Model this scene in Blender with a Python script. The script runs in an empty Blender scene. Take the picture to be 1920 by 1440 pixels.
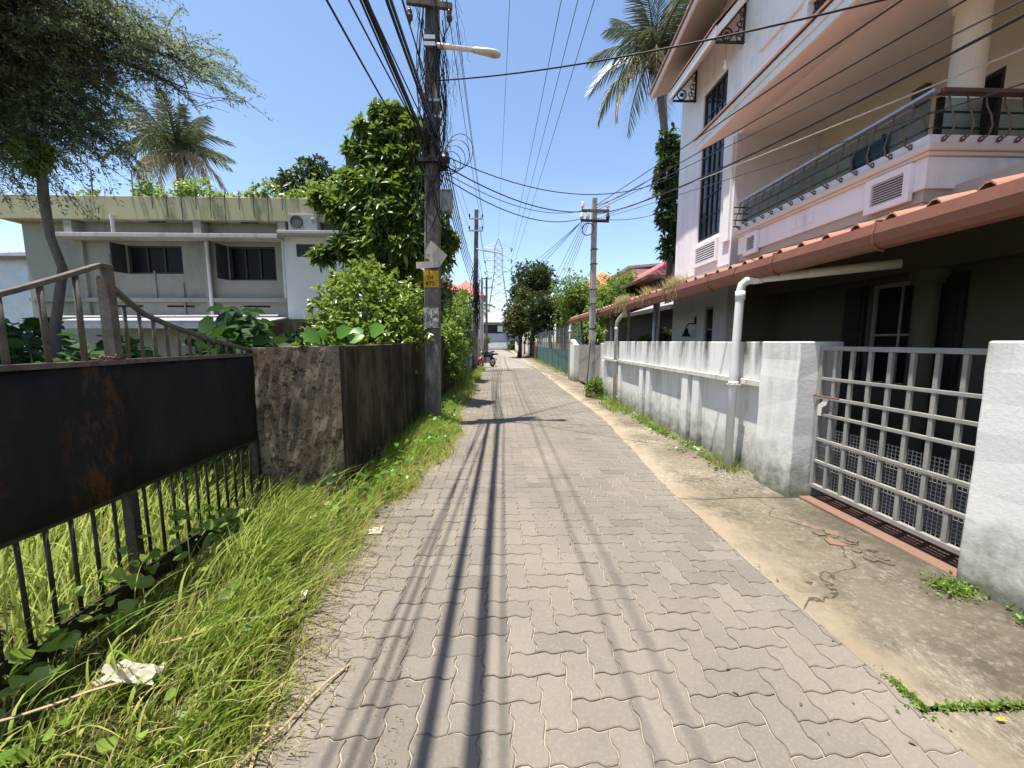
import bpy, math, random
import numpy as np
from mathutils import Vector, Matrix, Euler
R = math.radians
random.seed(7)
scene = bpy.context.scene
C = scene.collection

# ------------------------------------------------------------------ camera
cam_d = bpy.data.cameras.new('camera')
cam_d.sensor_fit = 'HORIZONTAL'; cam_d.sensor_width = 36.0; cam_d.lens = 13.594
cam_d.clip_start = 0.05; cam_d.clip_end = 2000
cam = bpy.data.objects.new('camera', cam_d); C.objects.link(cam)
cam.location = (0, 0, 1.55); cam.rotation_euler = (R(90 - 6.297), 0, R(-1.963))
scene.camera = cam
# ------------------------------------------------------------------ sky
SUN = Vector((0.205, 0.08, -1.0)).normalized()            # direction the light travels
elev = math.asin(-SUN.z); azim = math.atan2(-SUN.x, -SUN.y)
w = bpy.data.worlds.new('World'); scene.world = w; w.use_nodes = True
wn = w.node_tree; wn.nodes.clear()
wo = wn.nodes.new('ShaderNodeOutputWorld'); bg = wn.nodes.new('ShaderNodeBackground')
sky = wn.nodes.new('ShaderNodeTexSky'); sky.sky_type = 'NISHITA'; sky.sun_disc = False
sky.sun_elevation = elev; sky.sun_rotation = azim; sky.air_density = 1.0; sky.dust_density = 0.5; sky.ozone_density = 1.7
bg.inputs['Strength'].default_value = 0.122
# thin wisps of cloud low in the sky
tc = wn.nodes.new('ShaderNodeTexCoord'); mp = wn.nodes.new('ShaderNodeMapping'); mp.inputs['Scale'].default_value = (2.2, 2.2, 9.0); wn.links.new(tc.outputs['Generated'], mp.inputs[0])
nz = wn.nodes.new('ShaderNodeTexNoise'); nz.inputs['Scale'].default_value = 1.7; nz.inputs['Detail'].default_value = 8; nz.inputs['Roughness'].default_value = .6; wn.links.new(mp.outputs[0], nz.inputs['Vector'])
mr = wn.nodes.new('ShaderNodeMapRange'); mr.inputs[1].default_value = .47; mr.inputs[2].default_value = .78; mr.inputs[4].default_value = .6; wn.links.new(nz.outputs['Fac'], mr.inputs[0])
sx = wn.nodes.new('ShaderNodeSeparateXYZ'); wn.links.new(tc.outputs['Generated'], sx.inputs[0]); el = wn.nodes.new('ShaderNodeMapRange'); el.inputs[1].default_value = .42; el.inputs[2].default_value = .08; wn.links.new(sx.outputs[2], el.inputs[0])
ml = wn.nodes.new('ShaderNodeMath'); ml.operation = 'MULTIPLY'; wn.links.new(mr.outputs[0], ml.inputs[0]); wn.links.new(el.outputs[0], ml.inputs[1])
mxw = wn.nodes.new('ShaderNodeMix'); mxw.data_type = 'RGBA'; mxw.inputs[7].default_value = (4.1, 4.3, 4.5, 1); wn.links.new(ml.outputs[0], mxw.inputs[0]); wn.links.new(sky.outputs[0], mxw.inputs[6])
wn.links.new(mxw.outputs[2], bg.inputs[0]); wn.links.new(bg.outputs[0], wo.inputs[0])
# ------------------------------------------------------------------ sun
sd = bpy.data.lights.new('sun', 'SUN'); sd.energy = 5.0; sd.angle = R(0.55); sd.color = (1.0, 0.945, 0.85)
so = bpy.data.objects.new('sun', sd); C.objects.link(so); so.location = (-4, -2, 30)
so.rotation_euler = SUN.to_track_quat('-Z', 'Y').to_euler()
# ------------------------------------------------------------------ exposure
vs = scene.view_settings
vs.view_transform = 'Standard'; vs.look = 'None'; vs.exposure = 1.0; vs.gamma = 1.0; vs.use_curve_mapping = False
scene.render.resolution_x = 1024; scene.render.resolution_y = 768

# ------------------------------------------------------------------ mesh helpers
ORG = {}
class MB:
    """collects shapes; build() links them as one mesh object"""
    def __init__(s): s.v = []; s.f = []
    def add(s, vs, fs):
        n = len(s.v); s.v += [tuple(p) for p in vs]; s.f += [tuple(i + n for i in f) for f in fs]; return s
    def box(s, x0, x1, y0, y1, z0, z1):
        x0, x1 = min(x0, x1), max(x0, x1); y0, y1 = min(y0, y1), max(y0, y1); z0, z1 = min(z0, z1), max(z0, z1)
        return s.add([(x0,y0,z0),(x1,y0,z0),(x1,y1,z0),(x0,y1,z0),(x0,y0,z1),(x1,y0,z1),(x1,y1,z1),(x0,y1,z1)],
                     [(0,3,2,1),(4,5,6,7),(0,1,5,4),(1,2,6,5),(2,3,7,6),(3,0,4,7)])
    def prism(s, pts, d):
        """closed polygon of 3-D points swept by vector d"""
        n = len(pts); d = Vector(d); a = [Vector(p) for p in pts]; b = [p + d for p in a]
        return s.add(a + b, [tuple(range(n))[::-1], tuple(range(n, 2*n))] + [(i, (i+1) % n, n + (i+1) % n, n + i) for i in range(n)])
    def tube(s, pts, r, n=8, cap=True):
        P = [Vector(p) for p in pts]; m = len(P); rr = r if isinstance(r, (list, tuple)) else [r] * m
        vs = []; ref = None
        for i, p in enumerate(P):
            t = (P[min(i+1, m-1)] - P[max(i-1, 0)]).normalized()
            if ref is None:
                ref = Vector((0,0,1)) if abs(t.z) < .9 else Vector((1,0,0))
            u = (ref - t * ref.dot(t))
            if u.length < 1e-4: u = t.orthogonal()
            u.normalize(); ref = u; q = t.cross(u)
            for k in range(n):
                a = 2 * math.pi * k / n
                vs.append(p + (u * math.cos(a) + q * math.sin(a)) * rr[i])
        fs = [(i*n + k, i*n + (k+1) % n, (i+1)*n + (k+1) % n, (i+1)*n + k) for i in range(m-1) for k in range(n)]
        if cap: fs += [tuple(range(n))[::-1], tuple(range((m-1)*n, m*n))]
        return s.add(vs, fs)
    def cyl(s, p0, p1, r0, r1=None, n=10): return s.tube([p0, p1], [r0, r0 if r1 is None else r1], n)
    def bar(s, p0, p1, w, h, up=(0,0,1)):
        """rectangular bar from p0 to p1, w across, h along up"""
        p0 = Vector(p0); p1 = Vector(p1); t = (p1 - p0).normalized(); u = Vector(up); u = u - t * u.dot(t)
        if u.length < 1e-4: u = t.orthogonal()
        u.normalize(); q = t.cross(u); a = q * (w/2); b = u * (h/2)
        V = [p0-a-b, p0+a-b, p0+a+b, p0-a+b, p1-a-b, p1+a-b, p1+a+b, p1-a+b]
        return s.add(V, [(0,3,2,1),(4,5,6,7),(0,1,5,4),(1,2,6,5),(2,3,7,6),(3,0,4,7)])
    def lathe(s, c, prof, n=14, axis=(0,0,1)):
        c = Vector(c); ax = Vector(axis).normalized(); u = ax.orthogonal().normalized(); q = ax.cross(u); vs = []; m = len(prof)
        for r, h in prof:
            for k in range(n):
                a = 2*math.pi*k/n; vs.append(c + ax*h + (u*math.cos(a) + q*math.sin(a)) * max(r, 1e-4))
        fs = [(i*n+k, i*n+(k+1) % n, (i+1)*n+(k+1) % n, (i+1)*n+k) for i in range(m-1) for k in range(n)]
        fs += [tuple(range(n))[::-1], tuple(range((m-1)*n, m*n))]
        return s.add(vs, fs)
    def ring(s, c, r, t, axis=(0,1,0), n=20, k=6):
        ax = Vector(axis).normalized(); u = ax.orthogonal().normalized(); q = ax.cross(u); c = Vector(c)
        vs = []; fs = []
        for i in range(n):
            a = 2*math.pi*i/n; d = u*math.cos(a) + q*math.sin(a)
            for j in range(k):
                b = 2*math.pi*j/k; vs.append(c + d*(r + t*math.cos(b)) + ax*(t*math.sin(b)))
        for i in range(n):
            for j in range(k):
                fs.append((i*k+j, ((i+1) % n)*k+j, ((i+1) % n)*k+(j+1) % k, i*k+(j+1) % k))
        return s.add(vs, fs)
    def ell(s, c, rx, ry, rz, nu=12, nv=8, bump=0, seed=0):
        rnd = random.Random(seed); vs = [(c[0], c[1], c[2]-rz)]; fs = []
        for j in range(1, nv):
            p = -math.pi/2 + math.pi*j/nv
            for i in range(nu):
                a = 2*math.pi*i/nu; k = 1 + rnd.uniform(-bump, bump)
                vs.append((c[0]+rx*k*math.cos(p)*math.cos(a), c[1]+ry*k*math.cos(p)*math.sin(a), c[2]+rz*k*math.sin(p)))
        vs.append((c[0], c[1], c[2]+rz)); L = len(vs)-1
        for i in range(nu): fs.append((0, 1+(i+1) % nu, 1+i)); fs.append((L, L-nu+i, L-nu+(i+1) % nu))
        for j in range(nv-2):
            for i in range(nu): a = 1+j*nu; fs.append((a+i, a+(i+1) % nu, a+nu+(i+1) % nu, a+nu+i))
        return s.add(vs, fs)
    def wallX(s, X0, X1, y0, y1, z0, z1, holes=()):
        """wall slab of thickness X0..X1 with rectangular holes (ya, yb, za, zb)"""
        ys = sorted({y0, y1, *[h[0] for h in holes], *[h[1] for h in holes]}); zs = sorted({z0, z1, *[h[2] for h in holes], *[h[3] for h in holes]})
        for a, b in zip(ys, ys[1:]):
            run = None
            for c, d in zip(zs, zs[1:]):
                if any(h[0] <= a and b <= h[1] and h[2] <= c and d <= h[3] for h in holes):
                    if run is not None: s.box(X0, X1, a, b, run, c); run = None
                elif run is None: run = c
            if run is not None: s.box(X0, X1, a, b, run, z1)
        return s
    def wallY(s, Y0, Y1, x0, x1, z0, z1, holes=()):
        t = MB().wallX(Y0, Y1, x0, x1, z0, z1, holes)
        return s.add([(v[1], v[0], v[2]) for v in t.v], [f[::-1] for f in t.f])
    def data(s, name, mat, org=(0,0,0), smooth=False):
        me = bpy.data.meshes.new(name)
        o = Vector(org); me.from_pydata([tuple(Vector(p) - o) for p in s.v], [], s.f)
        if mat: me.materials.append(mat)
        if smooth: me.shade_smooth()
        me.update(); return me
    def build(s, name, mat, parent=None, smooth=False, bevel=0):
        org = ORG.get(parent.name, Vector()) if parent else Vector()
        me = s.data(name, mat, org, smooth)
        return link(me, name, parent, bevel)
    def thing(s, name, mat, label, cat, group=None, smooth=False, bevel=0, kind=None):
        """a top-level thing of one mesh; origin at the middle of its base"""
        a = np.array(s.v); o = Vector(((a[:,0].min()+a[:,0].max())/2, (a[:,1].min()+a[:,1].max())/2, a[:,2].min()))
        ob = link(s.data(name, mat, o, smooth), name, None, bevel); ob.location = o; ORG[ob.name] = o
        tag(ob, label, cat, group, kind); return ob
def link(me, name, parent=None, bevel=0):
    ob = bpy.data.objects.new(name, me); C.objects.link(ob)
    if parent: ob.parent = parent; ORG[ob.name] = ORG.get(parent.name, Vector())
    if bevel:
        b = ob.modifiers.new('bevel', 'BEVEL'); b.width = bevel; b.segments = 2; b.limit_method = 'ANGLE'
    return ob
def tag(o, label=None, cat=None, group=None, kind=None):
    if label: o['label'] = label
    if cat: o['category'] = cat
    if group: o['group'] = group
    if kind: o['kind'] = kind
    return o
def thing(name, label, cat, loc=(0,0,0), group=None):
    o = bpy.data.objects.new(name, None); C.objects.link(o); o.location = loc; o.empty_display_size = .2
    ORG[o.name] = Vector(loc); return tag(o, label, cat, group)
def struct(o): o['kind'] = 'structure'; return o

# ------------------------------------------------------------------ materials
class NT:
    def __init__(s, name):
        s.m = bpy.data.materials.new(name); s.m.use_nodes = True; s.t = s.m.node_tree; s.t.nodes.clear()
        s.out = s.n('ShaderNodeOutputMaterial'); s.bs = s.n('ShaderNodeBsdfPrincipled'); s.l(s.bs.outputs[0], s.out.inputs[0])
        s.pos = s.n('ShaderNodeNewGeometry').outputs['Position']
    def n(s, k, **kw):
        x = s.t.nodes.new(k)
        for a, b in kw.items(): setattr(x, a, b)
        return x
    def l(s, a, b): s.t.links.new(a, b)
    def vec(s, sc=(1,1,1), src=None):
        m = s.n('ShaderNodeMapping'); m.inputs['Scale'].default_value = sc; s.l(src or s.pos, m.inputs['Vector']); return m.outputs[0]
    def noise(s, scale, detail=6, rough=.6, sc=(1,1,1), src=None, dist=0):
        x = s.n('ShaderNodeTexNoise'); x.inputs['Scale'].default_value = scale; x.inputs['Detail'].default_value = detail
        x.inputs['Roughness'].default_value = rough; x.inputs['Distortion'].default_value = dist
        s.l(s.vec(sc, src), x.inputs['Vector']); return x.outputs['Fac']
    def ramp(s, f, stops):
        r = s.n('ShaderNodeValToRGB'); e = r.color_ramp.elements
        while len(e) < len(stops): e.new(.5)
        for x, (p, c) in zip(e, stops): x.position = p; x.color = (*c, 1) if len(c) == 3 else c
        s.l(f, r.inputs[0]); return r.outputs[0]
    def step(s, f, a, b):
        r = s.n('ShaderNodeMapRange'); r.inputs[1].default_value = a; r.inputs[2].default_value = b; r.clamp = True
        s.l(f, r.inputs[0]); return r.outputs[0]
    def mix(s, f, a, b):
        x = s.n('ShaderNodeMix'); x.data_type = 'RGBA'
        for v, i in ((f, 0), (a, 6), (b, 7)):
            if isinstance(v, (int, float)): x.inputs[i].default_value = v
            elif isinstance(v, tuple): x.inputs[i].default_value = (*v, 1)
            else: s.l(v, x.inputs[i])
        return x.outputs[2]
    def math(s, op, a, b=0.0):
        x = s.n('ShaderNodeMath', operation=op)
        for v, i in ((a, 0), (b, 1)):
            if isinstance(v, (int, float)): x.inputs[i].default_value = v
            else: s.l(v, x.inputs[i])
        return x.outputs[0]
    def xyz(s):
        x = s.n('ShaderNodeSeparateXYZ'); s.l(s.pos, x.inputs[0]); return x.outputs
    def bump(s, f, st=.3, dist=.01):
        b = s.n('ShaderNodeBump'); b.inputs['Strength'].default_value = st; b.inputs['Distance'].default_value = dist
        s.l(f, b.inputs['Height']); s.l(b.outputs[0], s.bs.inputs['Normal'])
    def done(s, col, rough=.85, metal=0, spec=.3):
        if isinstance(col, tuple): s.bs.inputs['Base Color'].default_value = (*col, 1)
        else: s.l(col, s.bs.inputs['Base Color'])
        if isinstance(rough, float) or isinstance(rough, int): s.bs.inputs['Roughness'].default_value = rough
        else: s.l(rough, s.bs.inputs['Roughness'])
        s.bs.inputs['Metallic'].default_value = metal; s.bs.inputs['Specular IOR Level'].default_value = spec
        return s.m
def plain(name, col, rough=.7, var=.25, scale=6., bump=.15, metal=0, spec=.3, bscale=40.):
    t = NT(name); a = tuple(c * (1 - var) for c in col); b = tuple(min(1, c * (1 + var)) for c in col)
    c = t.ramp(t.noise(scale), [(.3, a), (.7, b)])
    if bump: t.bump(t.noise(bscale, 4), bump, .006)
    return t.done(c, rough, metal, spec)
def plaster(name, base, stain, amount=.5, streak=3.0, moss=None, mossz=(0.0, .5), topz=None, bump=.25, rough=.9):
    """painted plaster with run-down streaks, blotches, growth at the foot and grime under a top edge"""
    t = NT(name); z = t.xyz()[2]
    c = t.mix(t.step(t.noise(1.3, 8, .7), .35, .75), base, tuple(x*.86 for x in base))
    st = t.noise(streak, 8, .65, (1, 1, .12)); bl = t.noise(5, 8, .75)
    f = t.math('MULTIPLY', t.step(st, .5, .72), t.step(bl, .35, .65))
    f = t.math('MULTIPLY', f, amount)
    if topz:
        g = t.step(z, topz[0], topz[1]); f = t.math('ADD', f, t.math('MULTIPLY', t.math('MULTIPLY', g, t.step(st, .42, .62)), topz[2])); f = t.math('MINIMUM', f, 1.0)
    c = t.mix(f, c, stain)
    if moss:
        zz = t.math('ADD', z, t.math('MULTIPLY', t.math('SUBTRACT', t.noise(7, 8, .7), .5), -.9 * (mossz[1]-mossz[0]) * 2))
        m = t.step(zz, mossz[1], mossz[0]); c = t.mix(t.math('MULTIPLY', m, .85), c, moss)
    t.bump(t.noise(28, 8, .7), bump, .012)
    return t.done(c, rough, 0, .2)
def leafmat(name, dark, mid, light, trans=.35, rough=.42, spec=.4):
    t = NT(name); a = t.n('ShaderNodeAttribute', attribute_name='rnd')
    c = t.ramp(a.outputs['Fac'], [(0, dark), (.55, mid), (1, light)])
    t.done(c, rough, 0, spec)
    tr = t.n('ShaderNodeBsdfTranslucent'); t.l(t.mix(.5, c, tuple(min(1, x * 1.6) for x in light)), tr.inputs[0])
    mx = t.n('ShaderNodeMixShader'); mx.inputs[0].default_value = trans
    t.l(t.bs.outputs[0], mx.inputs[1]); t.l(tr.outputs[0], mx.inputs[2]); t.l(mx.outputs[0], t.out.inputs[0])
    return t.m
M = {}
def paver_mat():
    t = NT('paver_concrete'); oi = t.n('ShaderNodeAttribute', attribute_name='rnd'); ob = t.n('ShaderNodeObjectInfo')
    r = t.math('FRACT', t.math('ADD', oi.outputs['Fac'], ob.outputs['Random']))
    c = t.ramp(r, [(0, (.125,.110,.092)), (.10, (.142,.125,.105)), (.9, (.164,.145,.122)), (1, (.180,.158,.132))])
    big = t.noise(.55, 5, .6); c = t.mix(t.math('MULTIPLY', t.step(big, .42, .7), .55), c, (.25,.213,.170)); c = t.mix(t.math('MULTIPLY', t.step(t.noise(1.7, 7, .65), .60, .74), .5), c, (.085,.077,.068))
    c = t.mix(t.math('MULTIPLY', t.step(t.noise(60, 6, .7), .5, .78), .35), c, (.33,.31,.28))
    c = t.mix(t.math('MULTIPLY', t.step(t.noise(14, 8, .7), .55, .8), .45), c, (.095,.087,.08))
    # tyre-dark lanes worn along the lane, and dust at the edges
    x = t.xyz()[0]; lane = t.math('ABSOLUTE', t.math('SUBTRACT', t.math('ABSOLUTE', t.math('SUBTRACT', x, .38)), .72))
    c = t.mix(t.math('MULTIPLY', t.step(lane, .35, .05), t.math('MULTIPLY', t.step(t.noise(2.2, 6, .6, (1,.25,1)), .35, .65), .22)), c, (.12,.11,.1))
    t.bump(t.noise(140, 6, .75), .35, .004); return t.done(c, .88, 0, .25)
M['paver'] = paver_mat()
def sand_mat():
    t = NT('joint_sand'); c = t.ramp(t.noise(9, 8, .75), [(.30, (.12,.10,.075)), (.46, (.29,.245,.185)), (.72, (.40,.345,.265))])
    t.bump(t.noise(120, 5), .5, .006); return t.done(c, .95)
M['sand'] = sand_mat()
def far_mat():
    t = NT('paver_far'); b = t.n('ShaderNodeTexBrick'); b.inputs['Scale'].default_value = 1; b.inputs['Mortar Size'].default_value = .008
    b.inputs['Brick Width'].default_value = .26; b.inputs['Row Height'].default_value = .13
    b.inputs['Color1'].default_value = (.235,.215,.19,1); b.inputs['Color2'].default_value = (.19,.175,.155,1); b.inputs['Mortar'].default_value = (.3,.27,.22,1)
    t.l(t.pos, b.inputs['Vector']); c = t.mix(t.math('MULTIPLY', t.step(t.noise(.6, 5), .4, .7), .4), b.outputs[0], (.28,.25,.21))
    return t.done(c, .9)
M['far_paver'] = far_mat()
def apron_mat():
    t = NT('apron_concrete'); x, y, z = t.xyz()
    c = t.ramp(t.noise(1.6, 9, .72), [(.32, (.085,.071,.052)), (.5, (.170,.142,.103)), (.7, (.255,.218,.16))])
    c = t.mix(t.math('MULTIPLY', t.step(t.noise(20, 9, .82), .50, .66), .75), c, (.38,.335,.255))       # exposed aggregate
    c = t.mix(t.math('MULTIPLY', t.step(t.noise(38, 8, .8), .55, .68), .6), c, (.085,.072,.055))
    c = t.mix(t.math('MULTIPLY', t.step(t.noise(3.2, 8, .75), .54, .72), .6), c, (.10,.085,.062))
    w_ = t.math('ADD', x, t.math('MULTIPLY', t.math('SUBTRACT', t.noise(3.5, 8, .75), .5), .9))
    w_ = t.math('SUBTRACT', w_, t.math('MULTIPLY', t.step(y, 3.6, 7.6), .33))
    c = t.mix(t.math('MULTIPLY', t.step(w_, 2.10, 1.82), .85), c, (.35,.285,.20))                      # blown sand along the pavers
    c = t.mix(t.math('MULTIPLY', t.step(w_, 2.55, 2.95), .7), c, (.075,.065,.045))                      # darker towards the wall foot
    vo = t.n('ShaderNodeTexVoronoi', feature='DISTANCE_TO_EDGE'); vo.inputs['Scale'].default_value = .62
    ds = t.n('ShaderNodeVectorMath', operation='ADD'); nn = t.n('ShaderNodeTexNoise'); nn.inputs['Scale'].default_value = 3.0; nn.inputs['Detail'].default_value = 8; t.l(t.pos, nn.inputs['Vector'])
    sc_ = t.n('ShaderNodeVectorMath', operation='SCALE'); sc_.inputs['Scale'].default_value = .55; t.l(nn.outputs['Color'], sc_.inputs[0]); t.l(t.pos, ds.inputs[0]); t.l(sc_.outputs[0], ds.inputs[1]); t.l(ds.outputs[0], vo.inputs['Vector'])
    c = t.mix(t.math('MULTIPLY', t.step(vo.outputs['Distance'], .006, .002), .75), c, (.035,.03,.022))     # cracks
    c = t.mix(t.math('MULTIPLY', t.math('MULTIPLY', t.step(t.noise(1.1, 5, .6), .5, .62), t.step(t.noise(48, 9, .85, (1,.4,1)), .47, .6)), .8), c, (.46,.42,.34))   # worn pale aggregate
    t.bump(t.noise(45, 9, .82), 1.0, .018); return t.done(c, .95, 0, .15)
M['apron'] = apron_mat()
def soil_mat():
    t = NT('soil'); c = t.ramp(t.noise(5, 8, .75), [(.3, (.05,.05,.022)), (.5, (.11,.095,.045)), (.75, (.22,.19,.11))])
    t.bump(t.noise(30, 8, .8), .8, .03); return t.done(c, 1.0, 0, .1)
M['soil'] = soil_mat()
def thatch_mat():
    t = NT('verge_thatch'); c = t.ramp(t.noise(11, 9, .78, (1,.5,1)), [(.32, (.03,.03,.012)), (.5, (.10,.10,.035)), (.68, (.22,.19,.09))]); t.bump(t.noise(60, 8, .8), 1.0, .03); return t.done(c, 1.0, 0, .05)
M['thatch'] = thatch_mat()
M['white_wall'] = plaster('white_boundary_plaster', (.75,.735,.70), (.10,.10,.085), .75, 5.0, (.095,.095,.045), (.0,.5), (1.12,1.6,.85))
M['white_ledge'] = plaster('mouldy_ledge_plaster', (.60,.58,.52), (.11,.10,.065), 1.0, 7.0)
M['pier'] = plaster('white_pier_plaster', (.74,.725,.685), (.25,.24,.17), .75, 3.0, (.075,.085,.03), (.0,.5), (1.2,1.7,.45))
M['house_white'] = plaster('lilac_white_paint', (.82,.80,.835), (.40,.38,.38), .60, 3.4, bump=.14)
M['house_upper'] = plaster('white_paint', (.86,.86,.85), (.42,.42,.40), .50, 3.4, bump=.12)
M['peach'] = plaster('peach_paint', (.88,.80,.745), (.66,.58,.53), .3, 2.0, bump=.05)
M['mould_peach'] = plaster('peach_moulding', (.74,.625,.56), (.5,.40,.35), .3, 3.0, bump=.05)
M['taupe'] = plaster('taupe_band', (.46,.41,.365), (.3,.26,.22), .3, 3.0, bump=.05)
M['cream'] = plaster('cream_interior_paint', (.74,.69,.61), (.58,.53,.46), .3, 2.0, bump=.05)
M['porch'] = plaster('porch_paint_shaded', (.135,.12,.095), (.09,.08,.065), .3, 2.0, bump=.05)  # paint darkened to stand for the shade under the carport
M['dark_wood'] = plain('dark_frame', (.03,.028,.03), .45, .3, 8, .1)
M['frame_grey'] = plain('window_frame_paint', (.32,.30,.27), .5, .15, 6, .05)
def glass_mat(name, tint, rough=.06):
    t = NT(name); t.bump(t.noise(1.5, 2), .06, .02); return t.done(tint, rough, 0, .5)
M['glass'] = glass_mat('dark_window_glass', (.012,.016,.024))
M['black_glass'] = plain('unlit_room_glass', (.006,.007,.009), .35, .2, 6, 0, 0, .12)
def clear_glass():
    t = NT('balcony_glass'); t.bs.inputs['Transmission Weight'].default_value = 0
    tr = t.n('ShaderNodeBsdfTransparent'); tr.inputs[0].default_value = (.60,.66,.64,1); gl = t.n('ShaderNodeBsdfGlossy'); gl.inputs['Roughness'].default_value = .08
    gl.inputs[0].default_value = (.7,.75,.75,1)
    mx = t.n('ShaderNodeMixShader'); mx.inputs[0].default_value = .03; t.l(tr.outputs[0], mx.inputs[1]); t.l(gl.outputs[0], mx.inputs[2]); t.l(mx.outputs[0], t.out.inputs[0]); return t.m
M['clear_glass'] = clear_glass()
M['steel'] = plain('brown_railing_steel', (.17,.115,.095), .4, .25, 12, .05, .5)
M['rail_steel'] = plain('polished_rail', (.42,.44,.48), .3, .15, 8, .03, .8)
M['grey_gate'] = plain('grey_gate_paint', (.27,.257,.235), .5, .15, 7, .12)
M['mesh_wire'] = plain('wire_mesh', (.30,.285,.26), .5, .15, 7, 0)
M['pvc'] = plaster('white_pvc', (.68,.67,.64), (.33,.29,.22), .7, 9.0, bump=.04, rough=.45)
M['old_pvc'] = plain('stained_pvc', (.44,.42,.37), .5, .25, 8, .08)
M['gutter'] = plaster('terracotta_gutter', (.205,.088,.060), (.10,.055,.042), .8, 3.0, bump=.08, rough=.55)
M['tile'] = plaster('red_roof_sheet', (.40,.20,.145), (.20,.11,.085), .7, 3.0, bump=.1, rough=.6)
M['tile_red'] = plain('bright_red_roof', (.50,.115,.10), .6, .25, 3, .1)
M['tile_orange'] = plain('orange_clay_roof', (.46,.18,.09), .7, .3, 4, .2)
M['fascia'] = plain('eave_board', (.11,.098,.078), .7, .3, 6, .1)
M['iron'] = plain('black_iron', (.02,.02,.022), .5, .3, 12, .1)
def mossy_mat():
    t = NT('mossy_wall'); z = t.xyz()[2]
    c = t.ramp(t.noise(2.2, 8, .72, (1,1,.55)), [(.32, (.014,.012,.009)), (.5, (.042,.032,.020)), (.66, (.105,.082,.056)), (.8, (.22,.195,.16))])
    st = t.noise(6, 8, .65, (1,1,.08)); c = t.mix(t.math('MULTIPLY', t.step(st, .55, .75), .55), c, (.20,.195,.185))
    c = t.mix(t.math('MULTIPLY', t.step(t.noise(3.5, 8, .7, (1,1,.25)), .5, .68), .8), c, (.012,.010,.007))
    c = t.mix(t.math('MULTIPLY', t.step(t.noise(24, 6, .8), .6, .72), .6), c, (.28,.22,.16))
    c = t.mix(t.math('MULTIPLY', t.step(t.noise(4.2, 6, .7), .55, .72), .35), c, (.055,.065,.018))
    t.bump(t.noise(26, 10, .82), .8, .018); return t.done(c, .95, 0, .15)
M['mossy'] = mossy_mat()
def flake_mat():
    t = NT('flaking_wall'); c = t.ramp(t.noise(2.0, 10, .75), [(.3, (.05,.038,.026)), (.45, (.14,.10,.066)), (.58, (.25,.195,.14)), (.72, (.36,.32,.26))])
    c = t.mix(t.math('MULTIPLY', t.step(t.noise(13, 10, .8), .52, .57), .9), c, (.042,.028,.016))
    c = t.mix(t.math('MULTIPLY', t.step(t.noise(1.1, 6, .65, (1.6,1.6,1)), .53, .64), .8), c, (.085,.088,.086))
    c = t.mix(t.math('MULTIPLY', t.step(t.noise(34, 10, .82), .56, .62), .8), c, (.40,.34,.27))
    c = t.mix(t.math('MULTIPLY', t.step(t.noise(7, 9, .75), .58, .66), .5), c, (.05,.055,.02))
    t.bump(t.noise(22, 10, .85), .8, .018); return t.done(c, .95, 0, .12)
M['flake'] = flake_mat()
def sheet_mat():
    t = NT('black_gate_sheet'); c = t.ramp(t.noise(3, 8, .7, (1,1,.35)), [(.35, (.010,.010,.012)), (.6, (.020,.019,.021)), (.8, (.035,.032,.032))])
    c = t.mix(t.math('MULTIPLY', t.step(t.noise(2.1, 9, .75), .60, .72), .8), c, (.06,.024,.012))
    c = t.mix(t.math('MULTIPLY', t.step(t.noise(6.5, 8, .7, dist=.6), .66, .72), .8), c, (.12,.055,.022))
    y = t.xyz()[1]; sm = t.step(t.math('ABSOLUTE', t.math('SUBTRACT', t.math('ADD', y, t.math('MULTIPLY', t.noise(5, 8, .7), .5)), 2.42)), .24, .02)   # rust run at the seam
    c = t.mix(t.math('MULTIPLY', t.math('MULTIPLY', sm, t.step(t.noise(11, 10, .8, (1,1,.4)), .5, .56)), .7), c, (.085,.036,.016))
    t.bump(t.noise(9, 6, .7), .5, .012); return t.done(c, .8, 0, .15)
M['gate_sheet'] = sheet_mat()
def bar_mat():
    t = NT('weathered_gate_bar'); c = t.ramp(t.noise(14, 8, .7), [(.35, (.05,.045,.042)), (.6, (.12,.105,.092)), (.8, (.20,.17,.14))])
    c = t.mix(t.math('MULTIPLY', t.step(t.noise(5, 8, .7), .55, .7), .8), c, (.12,.055,.025))
    t.bump(t.noise(50, 5), .4, .004); return t.done(c, .75, 0, .3)
M['gate_bar'] = bar_mat()
M['gate_dark'] = plain('dark_gate_iron', (.028,.023,.018), .75, .5, 10, .4)
M['rust'] = plain('rusty_chain', (.17,.075,.045), .8, .4, 30, .4)
def pole_mat(name, a, b, d):
    t = NT(name); c = t.ramp(t.noise(5, 9, .72, (1,1,.3)), [(.3, a), (.55, b), (.8, d)])
    c = t.mix(t.math('MULTIPLY', t.step(t.noise(20, 8, .75), .58, .7), .6), c, d)
    t.bump(t.noise(30, 8, .8), .6, .012); return t.done(c, .95, 0, .15)
M['pole_dark'] = pole_mat('dark_pole_concrete', (.035,.032,.028), (.15,.138,.122), (.44,.425,.40))
M['pole_light'] = pole_mat('pale_pole_concrete', (.16,.155,.15), (.36,.355,.35), (.52,.51,.5))
M['pole_mid'] = pole_mat('brown_pole_concrete', (.07,.05,.042), (.16,.125,.11), (.33,.3,.28))
M['yellow'] = plain('yellow_pole_paint', (.50,.28,.02), .75, .25, 14, .2)
M['paint_black'] = plain('black_paint', (.012,.011,.010), .8, .2, 10, 0)
def poster_mat():
    t = NT('torn_white_notice'); c = t.ramp(t.noise(26, 8, .75, (1,1,.6)), [(.42, (.05,.05,.048)), (.52, (.30,.30,.29)), (.62, (.52,.52,.50))]); return t.done(c, .9)
M['poster'] = poster_mat()
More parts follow.
